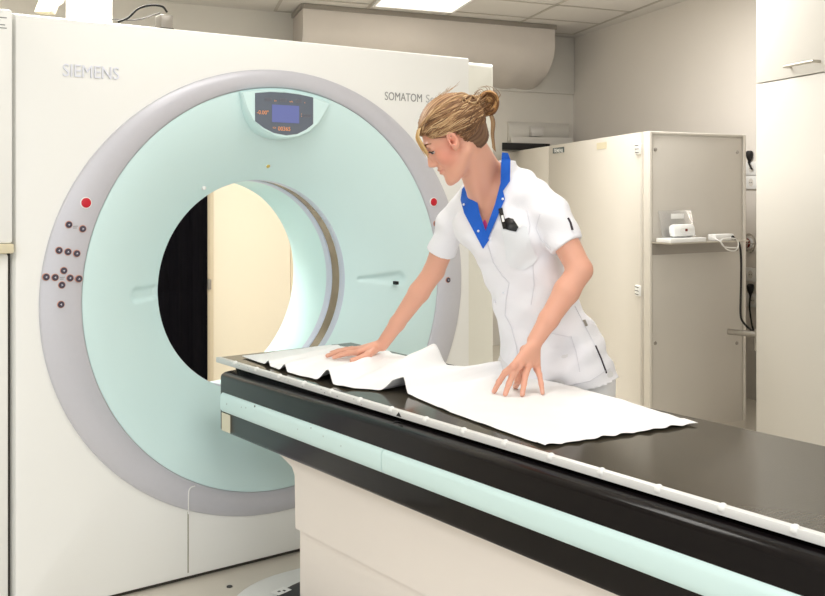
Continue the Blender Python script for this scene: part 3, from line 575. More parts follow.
#PERSON
# ------------------------------------------------------------------ signed distance toolkit
def V3(px, py, z): return np.array(W(px, py, z), dtype=np.float32)
def smin(a, b, k): h = np.clip(.5+.5*(b-a)/k, 0, 1); return b*(1-h)+a*h-k*h*(1-h)
def smax(a, b, k): return -smin(-a, -b, k)
def cone(p, a, b, ra, rb):
    a = np.asarray(a, np.float32); b = np.asarray(b, np.float32); ab = b-a; t = np.clip(((p-a)@ab)/(ab@ab), 0, 1)
    return np.linalg.norm(p-a-t[:, None]*ab, axis=1)-(ra+(rb-ra)*t)
def ell(p, c, r):
    q = (p-np.asarray(c, np.float32)); r = np.asarray(r, np.float32); k0 = np.linalg.norm(q/r, axis=1); k1 = np.linalg.norm(q/(r*r), axis=1)+1e-9; return k0*(k0-1)/k1
def chain(p, pts, rs, k=.006):
    d = cone(p, pts[0], pts[1], rs[0], rs[1])
    for i in range(1, len(pts)-1): d = np.minimum(d, cone(p, pts[i], pts[i+1], rs[i], rs[i+1])) if k == 0 else smin(d, cone(p, pts[i], pts[i+1], rs[i], rs[i+1]), k)
    return d
def sdf_mesh(f, lo, hi, h, name, m, parent, B=8, colf=None, margin=1.3):
    lo = np.array(lo, np.float32); nb = np.ceil((np.array(hi)-lo)/(h*B)).astype(int); n = nb*B+1
    A = np.empty(tuple(n), np.float32)
    bi = np.stack(np.meshgrid(*[np.arange(x) for x in nb], indexing='ij'), -1).reshape(-1, 3)
    cen = lo+(bi+.5)*B*h; fc = f(cen.astype(np.float32)); act = np.abs(fc) < B*h*.87*margin
    full = np.repeat(np.repeat(np.repeat(fc.reshape(nb), B, 0), B, 1), B, 2)
    A[:] = 1; A[:-1, :-1, :-1] = full; del full
    o = np.stack(np.meshgrid(*[np.arange(B+1)]*3, indexing='ij'), -1).reshape(-1, 3); ab = bi[act]
    for s in range(0, len(ab), 300):
        idx = (ab[s:s+300, None, :]*B+o[None]).reshape(-1, 3); v = f((lo+idx*h).astype(np.float32)); A[idx[:, 0], idx[:, 1], idx[:, 2]] = v
    I = A < 0; cs = np.zeros(tuple(n-1), np.uint8)
    for dx in (0, 1):
        for dy in (0, 1):
            for dz in (0, 1): cs += I[dx:n[0]-1+dx, dy:n[1]-1+dy, dz:n[2]-1+dz]
    c = np.argwhere((cs > 0) & (cs < 8)); vid = -np.ones(tuple(n-1), np.int32); vid[c[:, 0], c[:, 1], c[:, 2]] = np.arange(len(c))
    P = np.zeros((len(c), 3)); cnt = np.zeros(len(c))
    cor = [(x, y, z) for x in (0, 1) for y in (0, 1) for z in (0, 1)]
    for a in cor:
        for ax in range(3):
            if a[ax]: continue
            b = list(a); b[ax] = 1; va = A[c[:, 0]+a[0], c[:, 1]+a[1], c[:, 2]+a[2]]; vb = A[c[:, 0]+b[0], c[:, 1]+b[1], c[:, 2]+b[2]]
            m_ = (va < 0) != (vb < 0); t = np.where(m_, va/np.where(m_, va-vb, 1), 0)
            q = np.tile(np.array(a, float), (len(c), 1)); q[:, ax] = t; P += q*m_[:, None]; cnt += m_
    P = lo+(c+P/cnt[:, None])*h; Q = []
    for ax in range(3):
        u, v = [(1, 2), (2, 0), (0, 1)][ax]
        sl = [slice(1, -1)]*3; sl[ax] = slice(0, -1); sl2 = list(sl); sl2[ax] = slice(1, None); a = I[tuple(sl)]; b = I[tuple(sl2)]
        e = np.argwhere(a != b); off = np.ones(3, int); off[ax] = 0; e = e+off; flip = I[e[:, 0], e[:, 1], e[:, 2]]
        U_ = np.zeros(3, int); U_[u] = 1; V_ = np.zeros(3, int); V_[v] = 1
        g = lambda w_: vid[w_[:, 0], w_[:, 1], w_[:, 2]]
        q = np.stack([g(e-U_-V_), g(e-V_), g(e), g(e-U_)], 1); q[~flip] = q[~flip][:, ::-1]; Q.append(q)
    Q = np.concatenate(Q); Q = Q[(Q >= 0).all(1)]
    me = bpy.data.meshes.new(name); me.vertices.add(len(P)); me.vertices.foreach_set('co', P.astype(np.float32).ravel())
    me.loops.add(len(Q)*4); me.loops.foreach_set('vertex_index', Q.astype(np.int32).ravel()); me.polygons.add(len(Q)); me.polygons.foreach_set('loop_start', np.arange(0, len(Q)*4, 4, dtype=np.int32)); me.update(calc_edges=True); me.validate()
    if colf is not None:
        at = me.color_attributes.new('Col', 'FLOAT_COLOR', 'POINT'); cc_ = np.ones((len(P), 4), np.float32); cc_[:, :3] = colf(P.astype(np.float32)); at.data.foreach_set('color', cc_.ravel())
    return link(name, me, m, parent, smooth=True)
def raycast(f, pxs, z0=2.5, z1=4.2, off=0.0):
    pxs = np.asarray(pxs, float); k = (pxs[:, 0]-CX)/F; l = (pxs[:, 1]-HY)/F; z = np.full(len(k), z0)
    P_ = lambda z: np.stack([CAMX+CA*k*z+SA*z, CAMY-SA*k*z+CA*z, EYE-l*z], 1).astype(np.float32)
    best = np.full(len(k), 9e9); bz = z.copy(); done = np.zeros(len(k), bool)
    for _ in range(160):
        d = f(P_(z))-off; m_ = (d < best) & ~done; best = np.where(m_, d, best); bz = np.where(m_, z, bz); done |= d < .0008; z = np.where(done, z, z+np.maximum(d*.6, .0006))
        if (done | (z > z1)).all(): break
    return P_(bz)
# ------------------------------------------------------------------ the nurse: skeleton
def camv(X, Z, v=0): d = cw(X, Z, 0)-cw(0, 0, 0); return np.array((d.x, d.y, v), np.float32)
TAB = [(168,505,181,3.30,.075,.062),(178,505,184,3.30,.115,.078),(190,504,190,3.30,.150,.095),(206,503,206,3.31,.160,.108),(228,507,228,3.31,.158,.125),(255,518,255,3.31,.148,.118),(285,529,285,3.32,.140,.108),(320,543,320,3.34,.158,.118),(350,553,350,3.355,.182,.125),(380,558,380,3.36,.208,.128),(420,558,420,3.36,.20,.128)]
tv = []; 
for r_ in TAB: z = r_[3]; tv.append((EYE-(r_[0]-HY)*z/F, (r_[1]-CX)/F*z, z, r_[4], r_[5]))
tv = np.array(sorted(tv)); tvv = np.linspace(tv[0, 0], tv[-1, 0], 200)
def smooth_i(col):
    y = np.interp(tvv, tv[:, 0], tv[:, col]); k = np.hanning(19); k /= k.sum(); return np.convolve(np.pad(y, 9, 'edge'), k, 'valid')
TC = {c: smooth_i(c) for c in (1, 2, 3, 4)}
def torso(p, grow=0., wr=0):
    v = p[:, 2]; X = (p[:, 0]-CAMX)*CA-(p[:, 1]-CAMY)*SA; Z = (p[:, 0]-CAMX)*SA+(p[:, 1]-CAMY)*CA
    cX, cZ, a, b = [np.interp(v, tvv, TC[c]) for c in (1, 2, 3, 4)]
    s = (X-cX)*.8-(Z-cZ)*.6; q = -(X-cX)*.6-(Z-cZ)*.8            # s: toward her left side, q: toward her front
    a = a+grow; b = b+grow
    e = ((np.abs(s)/a)**2.3+(np.abs(q)/b)**2.3)**(1/2.3)
    d = (e-1)*np.minimum(a, b)*.9
    # bust
    for sg in (-1, 1):
        bx = np.stack([s-sg*.07, q-.078, (v-1.268)], 1); d = smin(d, ell(bx, (0, 0, 0), (.075+grow, .065+grow, .075+grow)), .035)
    if wr:
        d = d+wr*(.0055*np.sin(38*(v+.55*s))*np.sin(9*s+3*v+1)+.0042*np.sin(62*(v-.8*s)+2)*np.sin(21*v+14*q)+.0055*np.sin(30*s+7*v)*np.clip((1.12-v)*4, 0, 1))
    top = v-tv[-1, 0]; return smax(d, top, .03)
# arms
LS, LE, LW = V3(543, 199, 3.20), V3(580, 270, 3.12), V3(535, 341, 3.08)
RS, RE, RW = V3(459, 205, 3.42), V3(434, 271, 3.55), V3(382, 345, 3.66)
def tz(px, py, v=.815): return np.array(at_height(px, py, v), np.float32)
def arm(p):
    d = chain(p, [LS, LS+(LE-LS)*.55, LE], [.046, .042, .038], .01)
    a = LE+(LW-LE)*.30; d = smin(d, chain(p, [LE, a, LE+(LW-LE)*.7, LW], [.037, .039, .030, .0245], .012), .012)
    d2 = chain(p, [RS, RS+(RE-RS)*.55, RE], [.044, .040, .036], .01)
    a = RE+(RW-RE)*.28; d2 = smin(d2, chain(p, [RE, a, RE+(RW-RE)*.7, RW], [.035, .036, .027, .0225], .012), .012)
    return np.minimum(d, d2)
# left hand (fingers planted on the paper)
LK = [V3(513.5, 366, 2.99), V3(520, 364.5, 3.005), V3(528.5, 365.5, 3.03), V3(537, 368.5, 3.06)]
LT = [tz(494, 391.5, .812), tz(505.3, 394, .812), tz(522.3, 394.5, .812), tz(542.6, 393, .812)]
HANDS = []
def bend(a, b, up, l=.46, h=.010): return a+(b-a)*l+up*h
UP = np.array((0, 0, 1), np.float32)
for k_, t_, r_ in zip(LK, LT, (.0092, .0096, .0092, .0082)):
    p1 = bend(k_, t_, UP, .42, .013); p2 = bend(k_, t_, UP, .74, .009); HANDS.append(([LW+(k_-LW)*.35, k_, p1, p2, t_], [.0145, .0112, r_*1.03, r_*.93, r_*.80]))
LTh = [LW+(LK[0]-LW)*.25+camv(-.012, .012, -.012), V3(520, 372, 3.06), V3(518, 381, 3.05), tz(515.5, 386.5, .813)]
HANDS.append((LTh, [.017, .0135, .011, .009]))
# right hand (flat on the paper)
RK = [V3(358, 352.5, 3.595), V3(356, 350.3, 3.63), V3(357.5, 349.3, 3.66), V3(361, 349, 3.69)]
RT = [tz(334, 357.4, .815), tz(327.3, 355.6, .815), tz(331, 352.8, .815), tz(339, 350.8, .815)]
for k_, t_, r_ in zip(RK, RT, (.009, .0094, .009, .008)):
    p1 = bend(k_, t_, UP, .42, .005); p2 = bend(k_, t_, UP, .74, .003); HANDS.append(([RW+(k_-RW)*.35, k_, p1, p2, t_], [.0145, .0112, r_*1.03, r_*.93, r_*.80]))
HANDS.append(([RW+camv(-.025, -.012, -.012), V3(368, 355, 3.58), V3(360, 358.3, 3.56), tz(352, 360.5, .814)], [.0165, .0135, .0108, .009]))
def hands(p):
    d = np.full(len(p), 9., np.float32)
    near = (np.linalg.norm(p-(LW+LT[1])/2, axis=1) < .2) | (np.linalg.norm(p-(RW+RT[1])/2, axis=1) < .2)
    if not near.any(): return np.minimum(np.linalg.norm(p-(LW+LT[1])/2, axis=1), np.linalg.norm(p-(RW+RT[1])/2, axis=1))-.1
    q = p[near]; e = None
    for pts, rs in HANDS:
        f_ = chain(q, pts, rs, .004); e = f_ if e is None else smin(e, f_, .0035)
    for K_, W_ in ((LK, LW), (RK, RW)):       # palm web
        for i in range(3): m1 = (K_[i]+K_[i+1])/2; e = smin(e, cone(q, W_+(m1-W_)*.25, W_+(m1-W_)*.88, .0155, .0115), .008)
    d[near] = e; far = ~near
    if far.any(): d[far] = np.minimum(np.linalg.norm(p[far]-(LW+LT[1])/2, axis=1), np.linalg.norm(p[far]-(RW+RT[1])/2, axis=1))-.12
    return d
# head frame: f forward, h up, r toward the camera side
ER = V3(455.5, 139.5, 3.15)
pitch = math.radians(31)
hf = camv(-.995*math.cos(pitch), -.10*math.cos(pitch), -math.sin(pitch)); hr = camv(.10, -.995, 0); hr = hr/np.linalg.norm(hr); hf = hf/np.linalg.norm(hf); hh = np.cross(hf, hr); hh = hh/np.linalg.norm(hh)
if hh[2] < 0: hh = -hh
HS = .985
def tohead(p): q = (p-ER)/HS; return np.stack([q@hf, q@hh, q@hr], 1)
def fromhead(f, h, r): return ER+HS*(hf*f+hh*h+hr*r)
def head_l(q):
    a = np.abs(q[:, 1]*0+q[:, 2]); qs = np.stack([q[:, 0], q[:, 1], a], 1)
    d = ell(qs, (-.012, .045, 0), (.098, .086, .074))
    d = smin(d, ell(qs, (.036, -.005, 0), (.056, .085, .058)), .02)
    d = smin(d, ell(qs, (.035, -.06, 0), (.046, .05, .044)), .02)
    d = smin(d, cone(qs, (-.002, -.045, .050), (.066, -.100, .016), .018, .016), .022)
    d = smin(d, cone(qs, (.081, -.104, 0), (.081, -.101, .008), .0140, .0125), .016)
    d = smin(d, ell(qs, (.060, -.028, .040), (.026, .024, .020)), .018)       # cheek
    d = smin(d, cone(qs, (.086, .030, 0), (.088, .027, .036), .009, .008), .016)     # brow
    d = smax(d, -ell(qs, (.098, .010, .032), (.014, .011, .016)), .010)       # eye socket
    d = smin(d, ell(qs, (.079, .011, .0305), (.0125, .0105, .0145)), .004)       # lids
    d = smin(d, cone(qs, (.090, .016, 0), (.1085, -.029, 0), .0062, .0080), .010)    # nose
    d = smin(d, ell(qs, (.098, -.034, .008), (.011, .0075, .0080)), .006); d = smin(d, ell(qs, (.086, -.012, .012), (.012, .018, .012)), .008); d = smin(d, ell(qs, (.082, -.044, 0), (.011, .013, .02)), .008)
    d = smin(d, ell(qs, (.087, -.055, 0), (.0125, .0055, .023)), .004); d = smin(d, ell(qs, (.087, -.0665, 0), (.0115, .0060, .020)), .004)
    d = smin(d, ell(qs, (.079, -.082, 0), (.010, .014, .02)), .012)
    qe = qs-np.array((.027, .009, -.001), np.float32)
    e = ell(qe, (-.009, -.002, .0775), (.0165, .0300, .0100)); e = smax(e, -ell(qe, (-.006, .001, .0885), (.0100, .0200, .0110)), .002); e = smin(e, ell(qe, (.004, -.010, .0790), (.0055, .008, .007)), .004); e = smin(e, ell(qe, (-.003, -.028, .076), (.0095, .010, .006)), .006)
    return smax(smin(d, e, .006), -ell(qe, (-.003, -.007, .083), (.0055, .0100, .013)), .002)
NB = V3(489, 190, 3.31)
def headneck(p):
    d = head_l(tohead(p))*HS
    n1 = fromhead(-.030, -.015, 0); n2 = fromhead(-.012, -.055, 0)
    nk = smin(cone(p, n1, NB+camv(.02, .03), .047, .060), cone(p, n2, NB+camv(-.015, -.02, -.03), .042, .050), .02)
    nk = smin(nk, cone(p, fromhead(-.020, -.035, .042), V3(481, 203, 3.245), .012, .007), .022)
    return smin(d, nk, .018)
SLV_L = LS+(LE-LS)*.66; SLV_R = RS+(RE-RS)*.70
def sleeves(p, g=0):
    d = chain(p, [LS+camv(-.03, .02, .004), LS+(LE-LS)*.25, SLV_L+(LE-LS)*.12], [.057+g, .060+g, .052+g], .015)
    d = smax(d, (p-SLV_L)@((LE-LS)/np.linalg.norm(LE-LS)), .002) if True else d
    e = chain(p, [RS+camv(.03, -.02, .006), RS+(RE-RS)*.25, SLV_R+(RE-RS)*.12], [.052+g, .051+g, .047+g], .015)
    e = smax(e, (p-SLV_R)@((RE-RS)/np.linalg.norm(RE-RS)), .002)
    return np.minimum(d, e)
def collar(p): return cone(p, NB+camv(.03, .04, -.02), V3(496, 166, 3.25), .078, .064)
def tunic_outer(p):
    d = torso(p, 0, 1.); s = sleeves(p); X = p@np.array((1, 1, 1), np.float32)
    s = s+.0035*np.sin(70*p[:, 2]+25*p[:, 0])*np.sin(18*p[:, 1]+4); d = smin(d, s, .028)
    c = collar(p); up = p[:, 2]-V3(500, 161, 3.3)[2]; c = smax(c, up, .004); return smin(d, c, .02)
def body(p):
    d = smin(headneck(p), torso(p, -.016), .03); d = smin(d, arm(p), .02); d = smin(d, hands(p), .010)
    m_ = (np.linalg.norm(p-LS, axis=1) < .13) | (np.linalg.norm(p-RS, axis=1) < .115)
    if m_.any(): d[m_] = np.maximum(d[m_], tunic_outer(p[m_])+.014)
    return d
def skincol(p):
    base = np.array(lin((227, 170, 146))); c = np.tile(base, (len(p), 1)); q = tohead(p); a = np.abs(q[:, 2])
    def tint(m_, col): 
        nonlocal c; c = c*(1-m_[:, None])+np.array(lin(col))*m_[:, None]
    g = lambda d, w_: np.clip(1-d/w_, 0, 1)
    tint(.55*g(np.linalg.norm((q-np.array((.088, -.061, 0)))/np.array((1.1, .65, 1.8)), axis=1), .0165), (196, 92, 88))
    tint(.5*g(np.linalg.norm(np.stack([q[:, 0]-.06, q[:, 1]+.025, a-.05], 1), axis=1), .055), (228, 124, 106))
    tint(.35*g(np.linalg.norm(np.stack([q[:, 0]-.02, q[:, 1]-.01, (a-.08)*.8], 1), axis=1), .04), (222, 112, 92))
    for K_ in (LK, RK):
        for k_ in K_: tint(.25*g(np.linalg.norm(p-k_, axis=1), .02), (214, 120, 100))
    for T_ in (LT, RT):
        for t_ in T_: tint(.5*g(np.linalg.norm(p-t_-UP*.004, axis=1), .011), (240, 190, 180))
    return c
NU = bpy.data.objects.new('person', None); COL.objects.link(NU); hipc = cw((553-CX)/F*3.36, 3.36, 0); NU.location = hipc
tag(NU, 'woman in a white short-sleeved tunic with blue collar leaning over the table, smoothing the paper', 'person')
allp = np.array([W(320, 380, 3.7), W(470, 80, 3.3), W(600, 240, 3.1), W(500, 150, 3.5), W(490, 400, 2.95), W(590, 340, 3.2), W(420, 130, 3.1)])
lo = allp.min(0)-.08; hi = allp.max(0)+.08; lo[2] = .79; hi[2] = 1.75
BODY = sdf_mesh(lambda p: np.where(p[:, 2] < .95, np.minimum(hands(p), arm(p)*1.0) if False else body(p), body(p)), lo, hi, .0036, 'body', M['skin'], NU, colf=skincol)
# eyes, lashes, brows
for sg in (1, -1):
    e = bmesh.new(); bmesh.ops.create_uvsphere(e, u_segments=16, v_segments=10, radius=.0108*HS); c_ = Vector(fromhead(.0800, .0075, sg*.031)); bmesh.ops.translate(e, verts=e.verts, vec=c_); ey = obj('eye', e, M['eye'], NU, smooth=True, auto=False)
    e = bmesh.new(); bmesh.ops.create_uvsphere(e, u_segments=12, v_segments=8, radius=.0055*HS); bmesh.ops.translate(e, verts=e.verts, vec=Vector(fromhead(.0868, .0035, sg*.032))); obj('iris', e, M['iris'], ey, smooth=True, auto=False)
    e = bmesh.new(); tube(e, catmull([Vector(fromhead(.090, .009, sg*.020)), Vector(fromhead(.0965, .0085, sg*.030)), Vector(fromhead(.0925, .0065, sg*.040)), Vector(fromhead(.084, .005, sg*.047))], 4), .0016, 6); obj('eyelashes', e, M['lash'], NU, smooth=True)
    e = bmesh.new(); tube(e, catmull([Vector(fromhead(.0975, .030, sg*.013)), Vector(fromhead(.0985, .0335, sg*.026)), Vector(fromhead(.091, .034, sg*.040)), Vector(fromhead(.079, .029, sg*.050))], 4), [.002]*3+[.0026]*7+[.0015]*3, 6); obj('eyebrow', e, M['brow'], NU, smooth=True)
# ------------------------------------------------------------------ hair
def polysd(x, y, poly):                         # signed distance, negative inside
    poly = np.array(poly, float); d = np.full(len(x), 9e9); ins = np.zeros(len(x), bool)
    for i in range(len(poly)):
        a = poly[i]; b = poly[(i+1) % len(poly)]; e = b-a; w0, w1 = x-a[0], y-a[1]; t = np.clip((w0*e[0]+w1*e[1])/(e@e), 0, 1)
        d = np.minimum(d, (w0-e[0]*t)**2+(w1-e[1]*t)**2); c = ((a[1] <= y) != (b[1] <= y)); xx = a[0]+(y-a[1])/(e[1] if abs(e[1]) > 1e-12 else 1e-12)*e[0]; ins ^= c & (x < xx)
    d = np.sqrt(d); return np.where(ins, -d, d)
HP = [(.098, .066), (.078, .060), (.064, .044), (.054, .036), (.050, .028), (.042, .044), (.032, .052), (.014, .053), (.000, .038), (-.006, .008), (-.020, -.030), (-.046, -.066), (-.075, -.060), (-.16, -.02), (-.17, .16), (0, .2), (.13, .17), (.13, .09)]
def hairskull(q, g=0): 
    a = np.abs(q[:, 2]); qs = np.stack([q[:, 0], q[:, 1], a], 1)
    d = ell(qs, (-.014, .048, 0), (.107+g, .095+g, .083+g)); return smin(d, ell(qs, (-.055, -.020, 0), (.045+g, .052+g, .055+g)), .03)
BUN = np.array(tohead(V3(486.5, 103, 3.17)[None])[0]); 
def flow(q):                                    # combed-back strand texture: angle around the axis to the bun
    bd_ = BUN/np.linalg.norm(BUN); c0 = np.array((-.01, .045, 0)); w_ = q-c0; t_ = w_@bd_; u_ = np.cross(bd_, (0, 0, 1)); u_ /= np.linalg.norm(u_); v_ = np.cross(bd_, u_); return np.arctan2(w_@v_, w_@u_), t_
def hairf(p):
    q = tohead(p); d = hairskull(q); an, t_ = flow(q); amp = .0012+.001*np.sin(an*5)
    d = d+amp*np.sin(an*46+6*np.sin(an*3)+t_*25)+.0008*np.sin(an*101+t_*40)
    pd = polysd(q[:, 0]+.004*np.sin(an*30), q[:, 1], HP); return smax(d, pd, .008)*HS*.9
def haircol(p):
    q = tohead(p); an, t_ = flow(q); n_ = .5+.5*np.sin(an*46+6*np.sin(an*3)+t_*25); n2 = .5+.5*np.sin(an*17+2*np.sin(t_*30)+1.3); m_ = np.clip(.65*n_+.35*n2, 0, 1)
    low = np.clip((.045-q[:, 1]-.35*q[:, 0]-.01)/.04, 0, 1)*np.clip((-.012-q[:, 0])/.02, 0, 1)   # darker under-hair at the nape
    A_ = np.array(lin((112, 80, 56))); B_ = np.array(lin((192, 154, 116))); D_ = np.array(lin((92, 68, 54)))
    c = A_+(B_-A_)*m_[:, None]; return c*(1-.75*low[:, None])+D_*.75*low[:, None]
hb = [fromhead(f_, h_, r_) for f_ in (-.16, .13) for h_ in (-.08, .17) for r_ in (-.11, .11)]
HAIR = sdf_mesh(hairf, np.min(hb, 0), np.max(hb, 0), .0026, 'hair', M['hair'], NU, colf=haircol, margin=1.6)
def strands(name, lst, parent, ns=5):
    V = []; Fc = []; C = []
    for pts, r, col in lst:
        pts = catmull([Vector(p) for p in pts], 5); n_ = len(pts); rs = [r*(.35+.65*math.sin(PI*min(1, (i+.6)/n_*1.0)**.8)) for i in range(n_)]
        v, f = tube_arrays(pts, rs, ns); o_ = len(V); V += v; Fc += [tuple(i+o_ for i in ff) for ff in f]; C += [lin(col)]*len(v)
    me = bpy.data.meshes.new(name); me.from_pydata([tuple(v) for v in V], [], Fc); at = me.color_attributes.new('Col', 'FLOAT_COLOR', 'POINT')
    cc_ = np.ones((len(V), 4), np.float32); cc_[:, :3] = np.array(C); at.data.foreach_set('color', cc_.ravel()); return link(name, me, M['hair'], parent, smooth=True)
cols = [(184, 148, 108), (152, 116, 82), (120, 88, 62), (204, 172, 132), (100, 73, 52)]
L_ = []
for i in range(330):                            # combed strands from hairline to bun
    th = random.random(); sg = 1 if random.random() < .75 else -1
    path = [(.078, .085), (.066, .066), (.050, .045), (.052, .040), (.028, .060), (-.006, .048), (-.018, -.01), (-.030, -.035), (-.055, -.055)]
    x = th*(len(path)-1); i0 = min(int(x), len(path)-2); fx = path[i0][0]*(1-x+i0)+path[i0+1][0]*(x-i0); hx = path[i0][1]*(1-x+i0)+path[i0+1][1]*(x-i0)
    r0 = sg*(.015+.065*min(1, th*1.5)) if th < .5 else sg*.08*random.uniform(.3, 1)
    c0 = np.array((-.014, .048, 0)); pts = []; a_ = np.array((fx, hx, r0))-c0; b_ = BUN-c0; b_ = b_+np.array([random.gauss(0, .018) for _ in range(3)])
    nn = 6; ja = random.uniform(-.5, .5)
    for k in range(nn+1):
        t = k/nn; w_ = a_*(1-t)+b_*t; w_ = w_+np.array((0, 0, 1))*sg*.02*math.sin(PI*t)+np.array((.0, .012*ja, 0))*math.sin(PI*t); w_ = w_/np.linalg.norm(w_)
        s_ = 1/math.sqrt((w_[0]/.109)**2+(w_[1]/.097)**2+(w_[2]/.085)**2)
        if k == nn: s_ = max(s_, np.linalg.norm(b_)*.85)
        pts.append(fromhead(*(c0+w_*(s_+random.uniform(-.001, .0015)))))
    L_.append((pts, random.uniform(.0012, .0022), random.choice(cols[:4] if fx > .02 else cols[1:3]+cols[4:])))
for i in range(26):                             # fringe falling beside the face
    o_ = random.uniform(-1, 1); st = (.082+.004*o_, .088, random.choice((1, 1, 1, -1))*random.uniform(.01, .045))
    L_.append(([fromhead(*st), fromhead(.099+.002*o_, .068, st[2]*1.1), fromhead(.1020+.003*o_, .046, st[2]*1.15), fromhead(.1025+.003*o_, .026+.004*o_, st[2]*1.15), fromhead(.103+.003*o_, .010+random.uniform(-.016, .012), st[2]*1.1)], random.uniform(.0012, .002), random.choice([(222, 190, 136), (206, 170, 112), (190, 150, 96)])))
for i in range(16):                             # flyaways and nape wisps
    a_ = np.array((random.uniform(-.06, .03), .138, random.uniform(-.04, .06))); L_.append(([fromhead(*a_), fromhead(*(a_+np.array((-.02, .004, 0)))), fromhead(*(a_+np.array((random.uniform(-.03, -.05), random.uniform(.004, .014), .01))))], .0006, cols[0]))
strands('hair_strands', L_, HAIR)
L_ = []; bc = np.array(V3(488, 103, 3.17)); bx = camv(1, 0); bz = np.array((0, 0, 1)); by = camv(0, 1)
for i in range(120):
    tl = random.uniform(-.9, .9); rr_ = random.uniform(.006, .034); a0 = random.uniform(0, 2*PI); el = random.uniform(-.6, .6); pts = []; span = random.uniform(2.5, 5.5)
    ax1 = bx*math.cos(tl*.4)+by*math.sin(tl); ax2 = bz*math.cos(el)+by*math.sin(el); dr_ = random.uniform(-.006, .006)
    for k in range(9): a_ = a0+span*k/8; r2 = rr_+dr_*math.sin(2*a_); pts.append(bc+ax1*r2*.95*math.cos(a_)+ax2*r2*1.15*math.sin(a_)+by*random.uniform(-.002, .002))
    L_.append((pts, random.uniform(.0028, .0052), random.choice([(166, 122, 76), (140, 100, 62), (116, 80, 50), (190, 148, 98), (104, 72, 46)])))
for i in range(14):                             # tail hanging behind the bun
    j = random.uniform(-1, 1); L_.append(([V3(490+2*j, 112, 3.17), V3(493+2*j, 122, 3.17), V3(492.5+1.5*j, 134, 3.18), V3(493.5+1.2*j, 144, 3.18), V3(494+j*2, 150+2*j, 3.18)], .0022, random.choice(cols)))
for i in range(9):
    a_ = random.uniform(.3, 2.8); L_.append(([bc+bx*.035*math.cos(a_)+bz*.038*math.sin(a_), bc+bx*.045*math.cos(a_+.2)+bz*.05*math.sin(a_+.2), bc+bx*.05*math.cos(a_+.7)+bz*.055*math.sin(a_+.6)], .0009, cols[1]))
for i in range(26):                             # messy join between crown and bun
    L_.append(([V3(462+random.uniform(-4, 8), 100+random.uniform(-3, 10), 3.09), V3(470+random.uniform(-3, 5), 97+random.uniform(-2, 14), 3.10), V3(480, 100+random.uniform(-5, 12), 3.13)], .0034, random.choice(cols)))
bn_ = strands('hair_bun', L_, HAIR, 6)
# ------------------------------------------------------------------ tunic
HEM = .775
VP = [(462, 176), (470, 188), (476, 208), (487, 240), (497, 203), (503, 182), (505, 150), (480, 130), (455, 150)]
def tunic(p):
    o_ = tunic_outer(p); d = np.maximum(o_, -(o_+.0085))
    Z = (p[:, 0]-CAMX)*SA+(p[:, 1]-CAMY)*CA; X = (p[:, 0]-CAMX)*CA-(p[:, 1]-CAMY)*SA
    px = CX+F*X/Z; py = HY+F*(EYE-p[:, 2])/Z
    cut = polysd(px, py, VP)/310.; cut = np.maximum(cut, Z-3.27); d = np.maximum(d, -cut)
    neck = cone(p, NB+camv(.02, .03, -.01), fromhead(-.030, -.015, 0), .060, .056); d = np.maximum(d, -np.maximum(neck, V3(500, 196, 3.3)[2]-p[:, 2]))
    return np.maximum(d, (HEM+.03*np.clip((X-.5)/.15, 0, 1))-p[:, 2])
pts = np.array([W(430, 262, 3.6), W(440, 170, 3.3), W(615, 400, 3.3), W(600, 200, 3.1), W(500, 165, 3.6), W(500, 300, 3.1), W(560, 380, 3.1), W(560, 380, 3.6), W(570, 200, 3.05)])
lo = pts.min(0)-.05; hi = pts.max(0)+.05; lo[2] = HEM-.02; hi[2] = 1.52
TUN = sdf_mesh(tunic, lo, hi, .0042, 'tunic', M['cloth'], NU, margin=1.6)
def patch(poly, m, name, parent, off, th, f=tunic_outer, step=3., flat=None):
    poly = [np.array(q, float) for q in poly]; bd_ = []
    for i in range(len(poly)):
        a, b = poly[i], poly[(i+1) % len(poly)]; n_ = max(1, int(np.linalg.norm(b-a)/step)); bd_ += [a+(b-a)*k/n_ for k in range(n_)]
    xs = np.array(bd_); gx, gy = np.meshgrid(np.arange(xs[:, 0].min(), xs[:, 0].max(), step), np.arange(xs[:, 1].min(), xs[:, 1].max(), step)); g = np.stack([gx.ravel(), gy.ravel()], 1)
    g = g[polysd(g[:, 0], g[:, 1], bd_) < -step*.45]; nb_ = len(bd_); allq = np.concatenate([xs, g]) if len(g) else xs
    res = delaunay_2d_cdt([Vector(q) for q in allq], [(i, (i+1) % nb_) for i in range(nb_)], [list(range(nb_))], 1, 1e-5)
    P_ = raycast(f, [tuple(v) for v in res[0]], off=off); back_ = np.array((CAMX, CAMY, EYE)); dr_ = P_-back_; dr_ /= np.linalg.norm(dr_, axis=1)[:, None]
    bm = bmesh.new(); A_ = [bm.verts.new(v) for v in P_.tolist()]; B_ = [bm.verts.new(v) for v in (P_+dr_*th).tolist()]; cnt = {}
    for f_ in res[2]:
        bm.faces.new([A_[i] for i in f_]); bm.faces.new([B_[i] for i in reversed(f_)])
        for i in range(len(f_)): e = (f_[i], f_[(i+1) % len(f_)]); cnt[tuple(sorted(e))] = cnt.get(tuple(sorted(e)), [])+[e]
    for k, v in cnt.items():
        if len(v) == 1: a, b = v[0]; bm.faces.new((A_[b], A_[a], B_[a], B_[b]))
    return obj(name, bm, m, parent, smooth=True)
patch([(467.5, 182), (462, 189), (460.5, 200), (464, 213), (473, 230), (483, 249), (489, 240), (485, 229), (480, 214), (476.5, 198), (475.5, 187)], M['blue'], 'collar', TUN, .004, .004)
